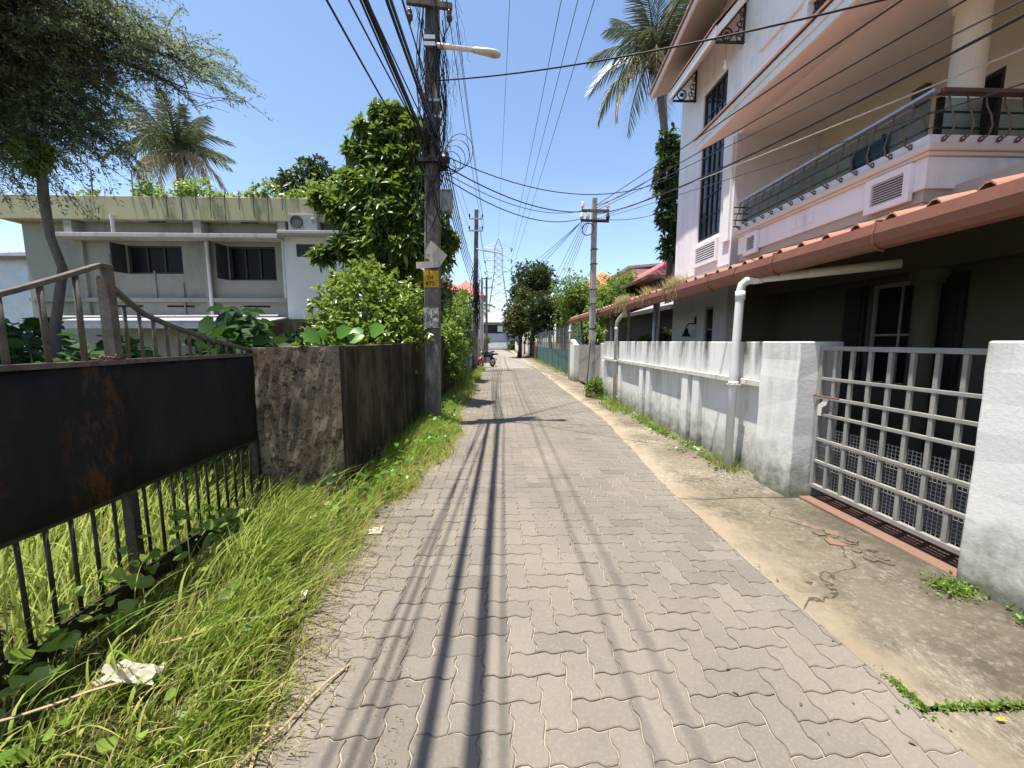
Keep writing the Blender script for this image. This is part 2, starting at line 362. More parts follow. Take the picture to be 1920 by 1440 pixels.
M['card'] = plaster('old_card', (.48,.43,.36), (.10,.095,.085), 1.0, 5.0)
M['lamp_body'] = plain('cream_lamp_housing', (.62,.58,.50), .5, .1, 6, .05)
M['lens'] = plain('lamp_lens', (.42,.38,.33), .3, .1, 6, 0)
M['cable'] = plain('black_cable', (.012,.012,.013), .5, .2, 20, 0)
M['cable_thin'] = plain('grey_wire', (.035,.037,.042), .5, .2, 20, 0)
M['cable_pale'] = plain('pale_wire', (.38,.37,.35), .5, .2, 20, 0)
M['galv'] = plain('galvanised', (.40,.41,.42), .45, .15, 10, .1, .6)
M['porcelain'] = plain('porcelain', (.62,.60,.58), .25, .1, 6, 0)
M['brown_porcelain'] = plain('brown_porcelain', (.06,.035,.028), .25, .1, 6, 0)
M['box_grey'] = plain('grey_box', (.25,.26,.235), .6, .15, 6, .1)
M['left_wall'] = plaster('weathered_shaded_cream', (.29,.285,.25), (.10,.095,.08), .7, 1.2, bump=.2)  # base tone lowered to carry the shade on this wall; streaks are stains
M['left_parapet'] = plaster('mildewed_parapet', (.43,.40,.25), (.11,.11,.05), 1.0, 2.2, bump=.2)
M['left_white'] = plaster('pale_annex_wall', (.68,.69,.66), (.3,.3,.27), .35, 1.2, bump=.15)
M['left_ledge'] = plaster('grey_ledge', (.46,.44,.43), (.12,.11,.11), .9, 3.0)
M['awning'] = plain('lilac_awning_sheet', (.42,.41,.47), .5, .2, 4, .1)
M['ac'] = plain('ac_casing', (.30,.31,.30), .5, .1, 6, .05)
M['teal'] = plaster('teal_fence_sheet', (.055,.135,.135), (.03,.06,.06), .6, 3.0, bump=.1, rough=.55)
M['fence_net'] = plain('grey_fence_bar', (.17,.19,.19), .6, .2, 6, 0)
M['lavender'] = plaster('lavender_wall', (.40,.38,.47), (.2,.19,.22), .6, 2.0)
M['maroon'] = plaster('maroon_gate', (.22,.06,.055), (.1,.04,.04), .5, 3.0)
M['plank_gate'] = plaster('grey_plank_gate', (.30,.275,.25), (.11,.1,.09), .9, 12.0)
M['step_red'] = plaster('red_oxide_step', (.21,.125,.09), (.12,.085,.06), .9, 4.0)
M['slab_roof'] = plain('grey_slab', (.30,.31,.33), .6, .15, 3, .1)
M['pylon'] = plain('pylon_steel', (.36,.38,.40), .5, .1, 3, 0, .4)
M['bark'] = pole_mat('bark', (.035,.028,.02), (.085,.068,.05), (.17,.15,.12))
M['palm_bark'] = pole_mat('palm_bark', (.07,.06,.05), (.15,.13,.11), (.25,.23,.2))
M['orange'] = plain('orange_bike_paint', (.62,.12,.02), .4, .1, 8, 0)
M['rubber'] = plain('tyre_rubber', (.016,.016,.017), .8, .2, 20, .2)
M['bike_black'] = plain('black_bike_plastic', (.014,.014,.015), .35, .2, 8, 0)
M['chrome'] = plain('bare_metal', (.45,.45,.46), .3, .1, 8, 0, .9)
M['pale_blue'] = plain('pale_blue_wall', (.55,.62,.68), .8, .1, 2, .05)
M['plastic_white'] = plain('dirty_plastic', (.42,.37,.30), .5, .25, 20, .2)
M['plastic_blue'] = plain('blue_plastic', (.05,.28,.42), .4, .2, 20, .1)
M['straw'] = plain('dry_stalk', (.36,.27,.16), .9, .3, 20, .1)
M['bulb'] = plain('bulb_glass', (.75,.74,.68), .2, .05, 8, 0)
# foliage
M['grass'] = leafmat('grass_blade', (.075,.150,.014), (.175,.310,.030), (.46,.46,.14), .5, .5, .3)
M['dry_grass'] = leafmat('dry_grass_blade', (.22,.24,.05), (.40,.36,.12), (.58,.50,.27), .4, .6, .2)
M['leaf_big'] = leafmat('glossy_tree_leaf', (.026,.062,.010), (.065,.130,.016), (.22,.29,.04), .32, .38, .42)
M['leaf_bush'] = leafmat('bush_leaf', (.050,.110,.010), (.125,.215,.020), (.30,.37,.07), .4, .32, .55)
M['leaf_feather'] = leafmat('feathery_leaf', (.046,.085,.042), (.10,.155,.075), (.25,.29,.16), .45, .5, .3)
M['leaf_dark'] = leafmat('dark_tree_leaf', (.014,.034,.009), (.030,.062,.014), (.070,.105,.022), .25, .45, .35)
M['leaf_light'] = leafmat('light_tree_leaf', (.055,.115,.014), (.12,.205,.026), (.24,.32,.06), .35, .45, .35)
M['leaf_olive'] = leafmat('olive_tree_leaf', (.030,.045,.012), (.060,.080,.02), (.13,.125,.035), .3, .5, .3)
M['taro'] = leafmat('broad_leaf', (.055,.15,.012), (.085,.22,.02), (.14,.30,.03), .4, .35, .45)
M['cover'] = leafmat('shaded_heart_leaf', (.010,.030,.006), (.022,.058,.010), (.05,.11,.018), .25, .6, .25)  # leaf colours lowered in place of shade from the tree overhead
M['palm'] = leafmat('palm_leaflet', (.020,.040,.014), (.048,.075,.026), (.13,.14,.06), .25, .38, .45)
M['palm_dry'] = leafmat('dry_palm_leaflet', (.14,.12,.06), (.27,.23,.13), (.42,.38,.25), .3, .5, .3)
# ------------------------------------------------------------------ foliage helpers (numpy)
def nrm(a): return a / np.maximum(np.linalg.norm(a, axis=1, keepdims=True), 1e-9)
def tri_mesh(name, V, T, rnd, mat, parent=None, org=None):
    V = np.asarray(V, np.float32); T = np.asarray(T, np.int32)
    o = np.array(ORG.get(parent.name, Vector()) if parent else (org if org is not None else (0,0,0)), np.float32); V = V - o
    me = bpy.data.meshes.new(name); me.vertices.add(len(V)); me.vertices.foreach_set('co', V.ravel())
    me.loops.add(T.size); me.loops.foreach_set('vertex_index', T.ravel())
    me.polygons.add(len(T)); me.polygons.foreach_set('loop_start', np.arange(0, T.size, 3, dtype=np.int32))
    me.polygons.foreach_set('loop_total', np.full(len(T), 3, np.int32))
    at = me.attributes.new('rnd', 'FLOAT', 'POINT'); at.data.foreach_set('value', np.asarray(rnd, np.float32))
    me.materials.append(mat); me.update(calc_edges=True); me.validate()
    ob = link(me, name, parent)
    if not parent: ob.location = Vector([float(x) for x in o]); ORG[ob.name] = Vector([float(x) for x in o])
    return ob
def leaf_geo(P, D, N, L, W, rnd, fold=.25, droop=.15, big=False):
    n = len(P); D = nrm(D); S = nrm(np.cross(D, N)); N = np.cross(S, D); L = L[:, None]; W = W[:, None]
    dn = np.array([0, 0, -1.0])
    if not big:
        a = P; b = P + D*L*.42 + S*W*.5 + N*W*fold; c = P + D*L + dn*L*droop; d = P + D*L*.42 - S*W*.5 + N*W*fold
        V = np.stack([a, b, c, d], 1).reshape(-1, 3); base = (np.arange(n)*4)[:, None]
        T = np.concatenate([base + np.array([[0, 1, 2]]), base + np.array([[0, 2, 3]])])
        return V, T, np.repeat(rnd, 4)
    pts = []
    for u, v in ((0,0),(.22,.42),(.6,.40),(1,0),(.6,-.40),(.22,-.42),(.5,0)):
        pts.append(P + D*L*u + S*W*v + N*(abs(v)*2*W*fold) + dn*L*droop*u*u)
    V = np.stack(pts, 1).reshape(-1, 3); base = (np.arange(n)*7)[:, None]
    T = np.concatenate([base + np.array([q]) for q in ((0,1,6),(1,2,6),(2,3,6),(3,4,6),(4,5,6),(5,0,6))])
    return V, T, np.repeat(rnd, 7)
def joinv(parts):
    Vs, Ts, Rs = [], [], []; o = 0
    for V, T, r in parts: Vs.append(V); Ts.append(T + o); Rs.append(r); o += len(V)
    return np.concatenate(Vs), np.concatenate(Ts), np.concatenate(Rs)
def crown_pts(rs, clumps, bias=2.4):
    P, O = [], []
    for c, r, n in clumps:
        u = nrm(rs.normal(size=(n, 3))); rad = rs.random(n)[:, None]**(1/bias); 
        jit = 1 + .22*np.sin(u[:, :1]*5 + c[0]*3) * np.cos(u[:, 1:2]*6 + c[1]) 
        P.append(np.array(c) + u*rad*jit*np.array(r)); O.append(u)
    return np.concatenate(P), np.concatenate(O)
def crown(name, parent, mat, clumps, L, W, seed=1, k=1, up=.5, droop=.15, out=.6, big=False, bias=2.4, fold=.2):
    """leaves through the volume of several clumps; k leaves to a twig end"""
    rs = np.random.RandomState(seed); P, O = crown_pts(rs, clumps, bias); tone = rs.random(len(P))*.5
    parts = []
    for i in range(k):
        n = len(P); D = nrm(rs.normal(size=(n, 3)) + O*out + np.array([0, 0, .15])); N = nrm(rs.normal(size=(n, 3))*.7 + np.array([0, 0, 1.0])*(1 if up else 0) + O*.3)
        l = L*(.65 + .7*rs.random(n)); parts.append(leaf_geo(P, D, N, l, l*W, np.clip(tone + rs.random(n)*.5, 0, 1), fold, droop, big))
    V, T, r = joinv(parts); return tri_mesh(name, V, T, r, mat, parent)
def blades(rs, P, H, W, lean, rnd, seg=4, curl=.9):
    """grass blades: P bases, H lengths, lean = (n,3) horizontal lean vectors"""
    n = len(P); az = rs.random(n)*2*math.pi; S = np.stack([np.cos(az), np.sin(az), np.zeros(n)], 1)
    rows = []
    for j in range(seg + 1):
        t = j/seg; c = P + np.array([0,0,1.])*(H*(t - .35*curl*t*t*np.minimum(1, np.linalg.norm(lean, axis=1))))[:, None] + lean*(H*(t**1.7))[:, None]
        wd = (W*(1 - t**1.8)*.5)[:, None]
        rows += [c - S*wd, c + S*wd] if j < seg else [c]
    V = np.stack(rows, 1); m = V.shape[1]; V = V.reshape(-1, 3); base = (np.arange(n)*m)[:, None]; T = []
    for j in range(seg - 1): a = 2*j; T += [base + np.array([[a, a+1, a+3]]), base + np.array([[a, a+3, a+2]])]
    a = 2*(seg-1); T.append(base + np.array([[a, a+1, a+2]]))
    return V, np.concatenate(T), np.repeat(rnd, m)
def limb_path(p0, p1, sag=.0, wob=.1, n=6, seed=0):
    r = random.Random(seed); p0 = Vector(p0); p1 = Vector(p1); L = (p1-p0).length; out = []
    for i in range(n+1):
        t = i/n; p = p0.lerp(p1, t); s = math.sin(math.pi*t)
        out.append(p + Vector((r.uniform(-1,1), r.uniform(-1,1), r.uniform(-.5,.5)))*wob*L*s*.5 + Vector((0,0,sag*L*s)))
    return out
def limbs(mb, base, ends, r0, r1=.012, seed=0, sag=.08):
    for i, e in enumerate(ends): mb.tube(limb_path(base, e, sag, .14, 6, seed+i), [r0*(1-j/6)+r1*j/6 for j in range(7)], 6)

# ================================================================== THE SETTING
rs = np.random.RandomState(3)
def sheet(name, xs, ys, zf, mat):
    V = [(x, y, zf(x, y)) for y in ys for x in xs]; n = len(xs)
    F = [(j*n+i, j*n+i+1, (j+1)*n+i+1, (j+1)*n+i) for j in range(len(ys)-1) for i in range(n-1)]
    return struct(MB().add(V, F).build(name, mat, smooth=True))
g = sheet('ground', [-400,-60,-20,20,60,400], [-60,0,30,90,200,900], lambda x, y: -.09, M['soil'])
# --- paved lane: sand bed with zig-zag interlocking pavers laid in a herringbone
vx = [-2.6 + .05*i for i in range(34)]; vy = [-1 + .12*i for i in range(200)]
def verge_edge(y): return -1.12 + .10*math.sin(y*1.3) + .22*min(1, max(0, (y-2.6)/2.2)) - .05*min(1, max(0, (y-8)/6)) + .05*math.sin(y*5.1)
sheet('verge', vx, vy, lambda x, y: .012 + .012*math.sin(x*7+y*5) + .008*math.sin(x*23-y*17) - (.10*max(0, min(1, (x - verge_edge(y))/.10))), M['thatch'])
Uu = .130                                             # half the length of a paver
def redge(y): return 1.77 + .33*min(1, max(0, (y-3.6)/4.0)) - .25*min(1, max(0, (y-24)/30))
def ledge_(y): return -1.24 + .10*math.sin(y*1.3) + .2*min(1, max(0, (y-3)/3))
ys = [-2 + .5*i for i in range(50)]
V = []; F = []
for i, y in enumerate(ys):
    V += [(-1.50, y, -.0078), (redge(y) + .006, y, -.0078)]
    if i: a = 2*i; F.append((a-2, a-1, a+1, a))
road = struct(MB().add(V, F).build('road', M['sand']))
road['label'] = 'grey lane of zig-zag interlocking concrete pavers with sandy joints'
YF = ys[-1] - .4
V = []; F = []; yy = [YF + i*2.0 for i in range(29)]
for i, y in enumerate(yy):
    bx = -.0012*max(0, y-40)**2
    V += [(-1.45 + bx, y, -.004), (redge(y) + bx, y, -.004)]
    if i: a = 2*i; F.append((a-2, a-1, a+1, a))
struct(MB().add(V, F).build('far_lane', M['far_paver']))
def outline2(wc, hc):
    f = lambda t: np.interp(t, [0,.22,.40,.60,.78,1], [0,.055,.060,-.060,-.055,0])
    T = [0,.22,.40,.60,.78]; p = []
    for i in range(wc): p += [(i+t, f(t)) for t in T]
    for j in range(hc): p += [(wc + f(t), j+t) for t in T]
    for i in range(wc): p += [(wc-i-t, hc + f((1-t) % 1 if t else 0)) for t in T]
    for j in range(hc): p += [(f((1-t) % 1 if t else 0), hc-j-t) for t in T]
    return [(float(a), float(b)) for a, b in p]
def inset(p, d):
    n = len(p); out = []
    for i in range(n):
        a = Vector(p[i-1]); b = Vector(p[i]); c = Vector(p[(i+1) % n])
        n1 = Vector((-(b-a).y, (b-a).x)).normalized(); n2 = Vector((-(c-b).y, (c-b).x)).normalized()
        out.append(b + (n1+n2).normalized()*d)
    return [(q.x, q.y) for q in out]
def paver_geo(wc, hc, clip=None, ofs=(0,0), lod=0):
    p = [(a*Uu, b*Uu) for a, b in outline2(wc, hc)]
    if clip is not None: p = [(min(a, clip - ofs[0]), b) for a, b in p]
    p0 = inset(p, .0034); p1 = inset(p, .0072)
    if clip is not None: p1 = [(min(a, clip-ofs[0]-.006), b) for a, b in p1]
    n = len(p); V = []; F = []
    if lod: V = [(a, b, -.02) for a, b in p0] + [(a, b, 0) for a, b in p0]; k = 1
    else: V = [(a, b, -.02) for a, b in p0] + [(a, b, -.0035) for a, b in p0] + [(a, b, 0) for a, b in p1]; k = 2
    for r in range(k): F += [(r*n+i, r*n+(i+1) % n, (r+1)*n+(i+1) % n, (r+1)*n+i) for i in range(n)]
    F.append(tuple(range(k*n, k*n+n))); return V, F
proto = {}
for key in ((2,1), (1,2)):
    V, F = paver_geo(*key); c = (key[0]*Uu/2, key[1]*Uu/2); me = bpy.data.meshes.new('paver')
    me.from_pydata([(a-c[0], b-c[1], z) for a, b, z in V], [], F); me.materials.append(M['paver']); me.update(); proto[key] = me
allp = []
i0, i1 = int(-1.75/Uu)-1, int(2.4/Uu)+1; j1 = int((YF+.6)/Uu)
for j in range(0, j1):
    for i in range(i0, i1):
        m = (i - j) % 4
        if m == 0: key = (2,1)
        elif m == 3: key = (1,2)
        else: continue
        x, y = i*Uu + .05, j*Uu + .6
        cx, cy = x + key[0]*Uu/2, y + key[1]*Uu/2
        e = redge(cy)
        if cx < -1.40 or x > e - .016 or cy > YF + .1: continue
        cut = x + key[0]*Uu + .012 > e
        cam2 = math.hypot(cx, cy)
        u = cx/max(cy, .1)
        vis = abs((cx - .034*cy)/max(.3, cy*.93+.17)) < 1.36 and cx > ledge_(cy) - .15 and cy > 1.0
        allp.append((0 if vis else 1, cam2, x, y, cx, cy, key, e if cut else None))
allp.sort(key=lambda a: (a[0], a[1]))
pr = random.Random(11)
rest = MB(); rr_ = []
for idx, (vis, dd, x, y, cx, cy, key, cut) in enumerate(allp):
    dz = pr.uniform(-.0014, .0014) + .0016*math.sin(cx*1.1+cy*.7)
    if pr.random() < .05: dz -= .003
    if idx < 300:
        if cut is None: me = proto[key]; ox, oy = cx, cy
        else:
            V, F = paver_geo(key[0], key[1], cut, (x, y)); me = bpy.data.meshes.new('paver')
            me.from_pydata([(a-key[0]*Uu/2, b-key[1]*Uu/2, z) for a, b, z in V], [], F); me.materials.append(M['paver']); me.update(); ox, oy = cx, cy
        o = bpy.data.objects.new('paver', me); C.objects.link(o); o.parent = road; o.location = (ox, oy, dz)
        o.rotation_euler = (pr.gauss(0, .008), pr.gauss(0, .008), pr.gauss(0, .006))
    else:
        V, F = paver_geo(key[0], key[1], cut, (x, y), 0 if dd < 7 else 1); tx, ty = pr.gauss(0, .005), pr.gauss(0, .005)
        rest.add([(x+a, y+b, z + dz + ((a-key[0]*Uu/2)*tx + (b-key[1]*Uu/2)*ty)) for a, b, z in V], F); rr_ += [pr.random()]*len(V)
o = rest.build('paving', M['paver'], road); o['kind'] = 'stuff'
at = o.data.attributes.new('rnd', 'FLOAT', 'POINT'); at.data.foreach_set('value', rr_)
# --- concrete strip in front of the right-hand walls, cast in slabs with a joint
def apz(x, y):
    return -.004 + .010*math.sin(y*2.1 + x)*.5 + .006*math.sin(x*9 + y*3) + .02*max(0, x-2.3)
def slab(name, y0, y1, x1=3.3, n=9):
    m = max(4, int((y1-y0)/.35)); yy = [y0 + (y1-y0)*k/m for k in range(m+1)]; V = []; F = []
    for y in yy:
        a = redge(y) + .004
        for k in range(n+1):
            x = a + (x1-a)*k/n; V.append((x, y, apz(x, y) - (.003 if k == 0 else 0)))
    F = [(j*(n+1)+i, j*(n+1)+i+1, (j+1)*(n+1)+i+1, (j+1)*(n+1)+i) for j in range(m) for i in range(n)]
    return MB().add(V, F).build(name, M['apron'], apron, smooth=True)
apron = struct(MB().box(1.70, 4.4, -2, 70, -.3, -.05).build('pavement', M['soil'])); ORG[apron.name] = Vector()
for a, b in ((-1.5, 1.41), (1.435, 3.62), (3.632, 6.9), (6.912, 11.2), (11.212, 17.5), (17.512, 26), (26.01, 44), (44.01, 66)): slab('concrete_slab', a, b)
# ================================================================== RIGHT SIDE: boundary wall, gate, carport, house
# --- boundary wall
bw = thing('boundary_wall', 'white plastered boundary wall with mouldy streaks, ledge and recessed panels', 'wall', (2.95, 7.3, 0))
MB().box(2.965, 3.10, 4.14, 10.62, -.1, 1.115).build('wall_body', M['white_wall'], bw)
MB().box(2.905, 3.11, 4.14, 10.62, 1.118, 1.545).build('upper_wall', M['white_wall'], bw, bevel=.008)
MB().box(2.872, 3.08, 4.14, 10.62, 1.045, 1.116).build('ledge', M['white_ledge'], bw, bevel=.008)
for y in (5.46, 5.80, 7.30, 7.66, 9.10, 9.46):
    MB().box(2.888, 2.967, y, y+.19, -.1, 1.043).build('pilaster', M['white_wall'], bw, bevel=.008)
MB().box(2.85, 2.967, 10.40, 10.63, -.1, 1.043).build('pilaster', M['white_wall'], bw, bevel=.01)
MB().box(2.88, 3.12, 10.635, 10.93, -.1, 1.50).build('end_post', M['pier'], bw, bevel=.012)
def pier(y0, y1, x0, x1, h, label):
    t = thing('gate_pillar', label, 'pillar', ((x0+x1)/2, (y0+y1)/2, 0))
    V = []; F = []; n = 9; rr = random.Random(int(y0*100))
    for k in range(n+1):
        z = -.1 + (h+.1)*k/n; j = lambda: rr.uniform(-.005, .005)
        V += [(x0+j(), y0+j(), z), (x1, y0+j(), z), (x1, y1, z), (x0+j(), y1+j(), z)]
    for k in range(n):
        for i in range(4): F.append((k*4+i, k*4+(i+1) % 4, k*4+4+(i+1) % 4, k*4+4+i))
    F += [(3,2,1,0), (n*4, n*4+1, n*4+2, n*4+3)]
    MB().add(V, F).build('pillar_body', M['pier'], t, bevel=.012); return t
pier(3.60, 4.135, 2.865, 3.30, 1.548, 'white gate pillar beside the downpipe, green moss at its foot')
MB().box(2.97, 3.2, -5.2, 1.345, -.1, 1.54).build('near_wall', M['white_wall'], bw)
pier(1.35, 2.235, 2.93, 3.30, 1.553, 'near white gate pillar with dark mould at its foot, at right picture edge')
# --- grid gate
GX = 3.075; gy0, gy1 = 2.27, 3.585; gz0, gz1 = .13, 1.505
gt = thing('grid_gate', 'grey square-grid steel gate with wire mesh in its lower half', 'gate', (GX, 2.93, 0))
gw = .034
MB().box(GX-.02, GX+.02, gy0, gy1, gz1-.04, gz1).build('frame', M['grey_gate'], gt, bevel=.004)
MB().box(GX-.02, GX+.02, gy0, gy1, gz0, gz0+.04).build('frame', M['grey_gate'], gt, bevel=.004)
for y in (gy0, gy1-.036): MB().box(GX-.0195, GX+.0195, y, y+.036, gz0+.04, gz1-.04).build('frame', M['grey_gate'], gt, bevel=.004)
nb = 8
for k in range(1, nb):
    y = gy0 + (gy1-gy0)*k/nb; MB().box(GX-.015, GX+.012, y-.015, y+.015, gz0+.041, gz1-.041).build('bar', M['grey_gate'], gt, bevel=.003)
for z in (.40, .615, .86, 1.02, 1.20):
    MB().box(GX-.020, GX+.008, gy0+.0365, gy1-.0365, z-.014, z+.014).build('crossbar', M['grey_gate'], gt, bevel=.003)
mb = MB()
for k in range(1, int((gy1-gy0)/.03)): y = gy0 + .03*k; mb.box(GX+.022, GX+.0245, y-.0021, y+.0021, gz0+.03, .74)
for k in range(int((.75-gz0-.02)/.03)): z = gz0 + .03 + .03*k; mb.box(GX+.0245, GX+.027, gy0+.01, gy1-.01, z-.0021, z+.0021)
mm = mb.build('wire_mesh', M['mesh_wire'], gt); mm['kind'] = 'stuff'
lt = MB().tube([(GX-.035, gy1+.03, 1.035), (GX-.035, gy1-.26, 1.035)], .008, 8).build('bolt', M['rust'], gt)
hp = MB(); hp.prism([(GX-.034, gy1-.10, 1.03), (GX-.034, gy1-.16, 1.03), (GX-.034, gy1-.135, .96), (GX-.034, gy1-.09, .93), (GX-.034, gy1-.085, .85), (GX-.034, gy1-.045, .85), (GX-.034, gy1-.04, .95), (GX-.034, gy1-.09, .985)], (.006,0,0))
hp.build('hasp', M['lamp_body'], lt)
MB().box(2.97, 3.5, 2.24, 3.598, -.1, .03).thing('threshold_step', M['step_red'], 'low red concrete step under the grid gate', 'step', bevel=.012)
# --- gutter pipes
def pipe(pts, r, mat, label, collars=()):
    t = thing('drain_pipe', label, 'pipe', (pts[-1][0], pts[-1][1], 0)); 
    MB().tube(pts, r, 14).build('pipe', mat, t, smooth=True)
    for p, d in collars: MB().cyl(Vector(p)-Vector(d)*.05, Vector(p)+Vector(d)*.05, r*1.18, n=14).build('collar', mat, t, smooth=True)
    return t
pp = pipe([(3.9,3.72,2.30),(3.3,4.13,2.27),(2.93,4.42,2.255),(2.86,4.47,2.24),(2.825,4.49,2.20),(2.815,4.497,2.14),(2.80,4.50,1.2),(2.79,4.50,0.0)], .046, M['pvc'], 'thick white downpipe standing in front of the recessed wall panels', [((2.816,4.497,2.08),(0,0,1)), ((2.80,4.50,1.06),(0,0,.35)), ((2.95,4.405,2.256),(.79,-.61,.06))])
MB().box(2.745, 2.86, 4.44, 4.56, 1.030, 1.044).build('clamp', M['old_pvc'], pp)
pipe([(2.95,8.95,2.34),(2.94,8.97,2.24),(2.86,9.15,2.1),(2.835,9.26,2.02),(2.83,9.28,1.9),(2.82,9.28,0)], .04, M['old_pvc'], 'stained bent downpipe near the far end of the white wall', [((2.83,9.28,1.84),(0,0,1)), ((2.826,9.28,1.07),(0,0,.6))])
pipe([(2.95,15.6,2.36),(2.93,15.6,2.25),(2.88,15.6,2.12),(2.87,15.6,2.0),(2.87,15.6,0)], .05, M['pvc'], 'white downpipe at the far corner of the carport roof', [((2.87,15.6,1.95),(0,0,1))])
# --- carport
cp = thing('carport', 'long lean-to carport roof with terracotta gutter and dark open underside', 'carport', (3.6, 8.3, 0))
mb = MB(); pr_ = []
prof = [(2.86,2.60),(2.845,2.52),(2.855,2.455),(2.89,2.42),(2.94,2.41),(2.97,2.43),(2.985,2.50),(2.985,2.60),(2.975,2.60),(2.975,2.50),(2.94,2.425),(2.89,2.435),(2.866,2.465),(2.857,2.52),(2.87,2.60)]
Y0c, Y1c = -5.2, 15.75
gutter = MB().prism([(x, Y0c, z) for x, z in prof], (0, Y1c-Y0c, 0)).build('gutter', M['gutter'], cp)
for y in (2.95, 4.05, 5.3, 6.7, 8.2, 9.9, 11.8, 13.7):
    MB().tube([(2.99,y,2.63),(2.86,y,2.615),(2.838,y,2.52),(2.848,y,2.45),(2.89,y,2.405),(2.94,y,2.40)], .010, 6).build('strap', M['gutter'], gutter)
MB().box(2.99, 3.02, Y0c, Y1c, 2.44, 2.585).build('eave_board', M['fascia'], cp)
# profiled roof columns, each with a raised roll
pitch = .285; sl = .24
def col_mesh():
    s = [(-.5,0),(-.2,0),(-.13,.032),(-.05,.055),(.05,.055),(.13,.032),(.2,0),(.5,0)]; V = []; F = []; steps = 5
    for k in range(steps):
        for (x0, zz) in ((k*.36, .012), ((k+1)*.36 + .02, 0.0)):
            for u, h in s: V.append((x0, u*pitch, x0*sl + h + zz))
        a = k*16
        F += [(a+i, a+8+i, a+9+i, a+i+1) for i in range(7)]
    n = len(V); V2 = [(x, y, z-.012) for x, y, z in V]; F2 = [tuple(q+n for q in f[::-1]) for f in F]
    F3 = [(i, i+1, n+i+1, n+i) for i in range(7)]
    return MB().add(V+V2, F+F2+F3)
cm = col_mesh().data('roof_tile', M['tile'])
for k in range(int((Y1c-Y0c)/pitch)+1):
    o = link(cm, 'roof_tile', cp); o.location = Vector((2.90, Y0c + .1 + pitch*k, 2.588)) - ORG[cp.name]
for y in (-4.5, -2.6, -.7, 1.2, 3.1, 5.0, 6.9, 8.8, 10.7, 12.6, 14.5):
    MB().bar((3.03, y, 2.52), (4.58, y, 2.89), .05, .09).build('rafter', M['fascia'], cp)
for x in (3.6, 4.2): MB().box(x-.03, x+.03, Y0c, Y1c, 2.60+(x-2.9)*sl-.10, 2.60+(x-2.9)*sl-.04).build('purlin', M['fascia'], cp)
for y in (8.05, 11.1, 15.2): MB().cyl((3.25, y, -.05), (3.25, y, 2.52), .038, n=10).build('post', M['galv'], cp, smooth=True)
MB().box(4.47, 4.52, 10.3, Y1c, 2.78, 2.92).build('wall_plate', M['fascia'], cp)
for y in (10.9, 13.4, 15.5): MB().cyl((4.5, y, -.05), (4.5, y, 2.78), .045, n=8).build('post', M['old_pvc'], cp)
cp.location.z = -.16
# --- the house
hs = thing('house', 'large two-storey lilac-white house with balcony and peach eaves', 'house', (7.5, 6.2, 0))
HX = 4.6
# tower block with tall stair window, and the upper wall over the balcony
wl = MB().wallX(HX, HX+.22, 7.75, 10.2, -.1, 9.6, [(8.20, 9.12, 3.80, 6.98), (8.26, 8.62, 1.32, 2.30)]).build('tower_wall', M['house_white'], hs)
MB().box(HX+.22, 12.5, 9.98, 10.2, -.1, 9.6).build('side_wall', M['house_white'], hs)
MB().box(HX+.22, 6.4, 7.75, 7.95, -.1, 5.55).build('recess_wall', M['house_white'], hs)
up_holes = [(5.50, 6.12, 6.12, 6.50)]
MB().wallX(HX, HX+.22, -5.5, 7.75, 5.62, 9.6, up_holes).build('upper_wall', M['house_upper'], hs)
MB().box(HX-.055, HX-.001, -5.5, 7.2, 6.575, 6.625).build('moulding', M['house_upper'], hs, bevel=.008)
g2 = MB()
for k in range(9):
    y = 5.54 + .066*k
    for z in (6.19, 6.31, 6.43):
        g2.ring((HX+.06, y+.03*(z > 6.3), z), .062, .009, (1,0,0), 12, 5)
g2.build('scroll_grille', M['iron'], hs)
MB().box(HX+.10, HX+.12, 5.50, 6.12, 6.12, 6.50).build('grille_back', M['frame_grey'], hs)
for a, b, c, d in ((5.42, 5.50, 6.04, 6.56), (6.12, 6.20, 6.04, 6.56), (5.50, 6.12, 6.50, 6.56), (5.50, 6.12, 6.04, 6.12)): MB().box(HX-.035, HX-.001, a, b, c, d).build('grille_surround', M['house_upper'], hs)
# stair window
wd = MB().box(HX+.03, HX+.09, 8.20, 8.25, 3.80, 6.98).box(HX+.03, HX+.09, 9.07, 9.12, 3.80, 6.98).box(HX+.03, HX+.09, 8.25, 9.07, 3.80, 3.86).box(HX+.03, HX+.09, 8.25, 9.07, 6.92, 6.98).build('window', M['dark_wood'], hs)
for i in range(4):
    for j in range(7):
        a = 8.25 + .82*i/4; z = 3.86 + 3.06*j/7
        pn = MB().box(HX+.055+.006*((i*7+j*3) % 3), HX+.068+.006*((i*7+j*3) % 3), a+.004, a+.201, z+.004, z+.433).build('pane', M['glass'], wd)
        pn.rotation_euler = (0, 0, 0)
for i in range(1, 4): MB().box(HX+.035, HX+.085, 8.25+.82*i/4-.014, 8.25+.82*i/4+.014, 3.86, 6.92).build('mullion', M['dark_wood'], wd)
for j in range(1, 7): MB().box(HX+.04, HX+.08, 8.25, 9.07, 3.86+3.06*j/7-.012, 3.86+3.06*j/7+.012).build('glazing_bar', M['dark_wood'], wd)
MB().box(HX+.10, HX+.16, 8.2, 9.12, 3.8, 6.98).build('window_back', M['black_glass'], wd)
MB().box(HX-.05, HX, 7.80, 8.02, 3.55, 5.5).build('pilaster', M['house_upper'], hs)
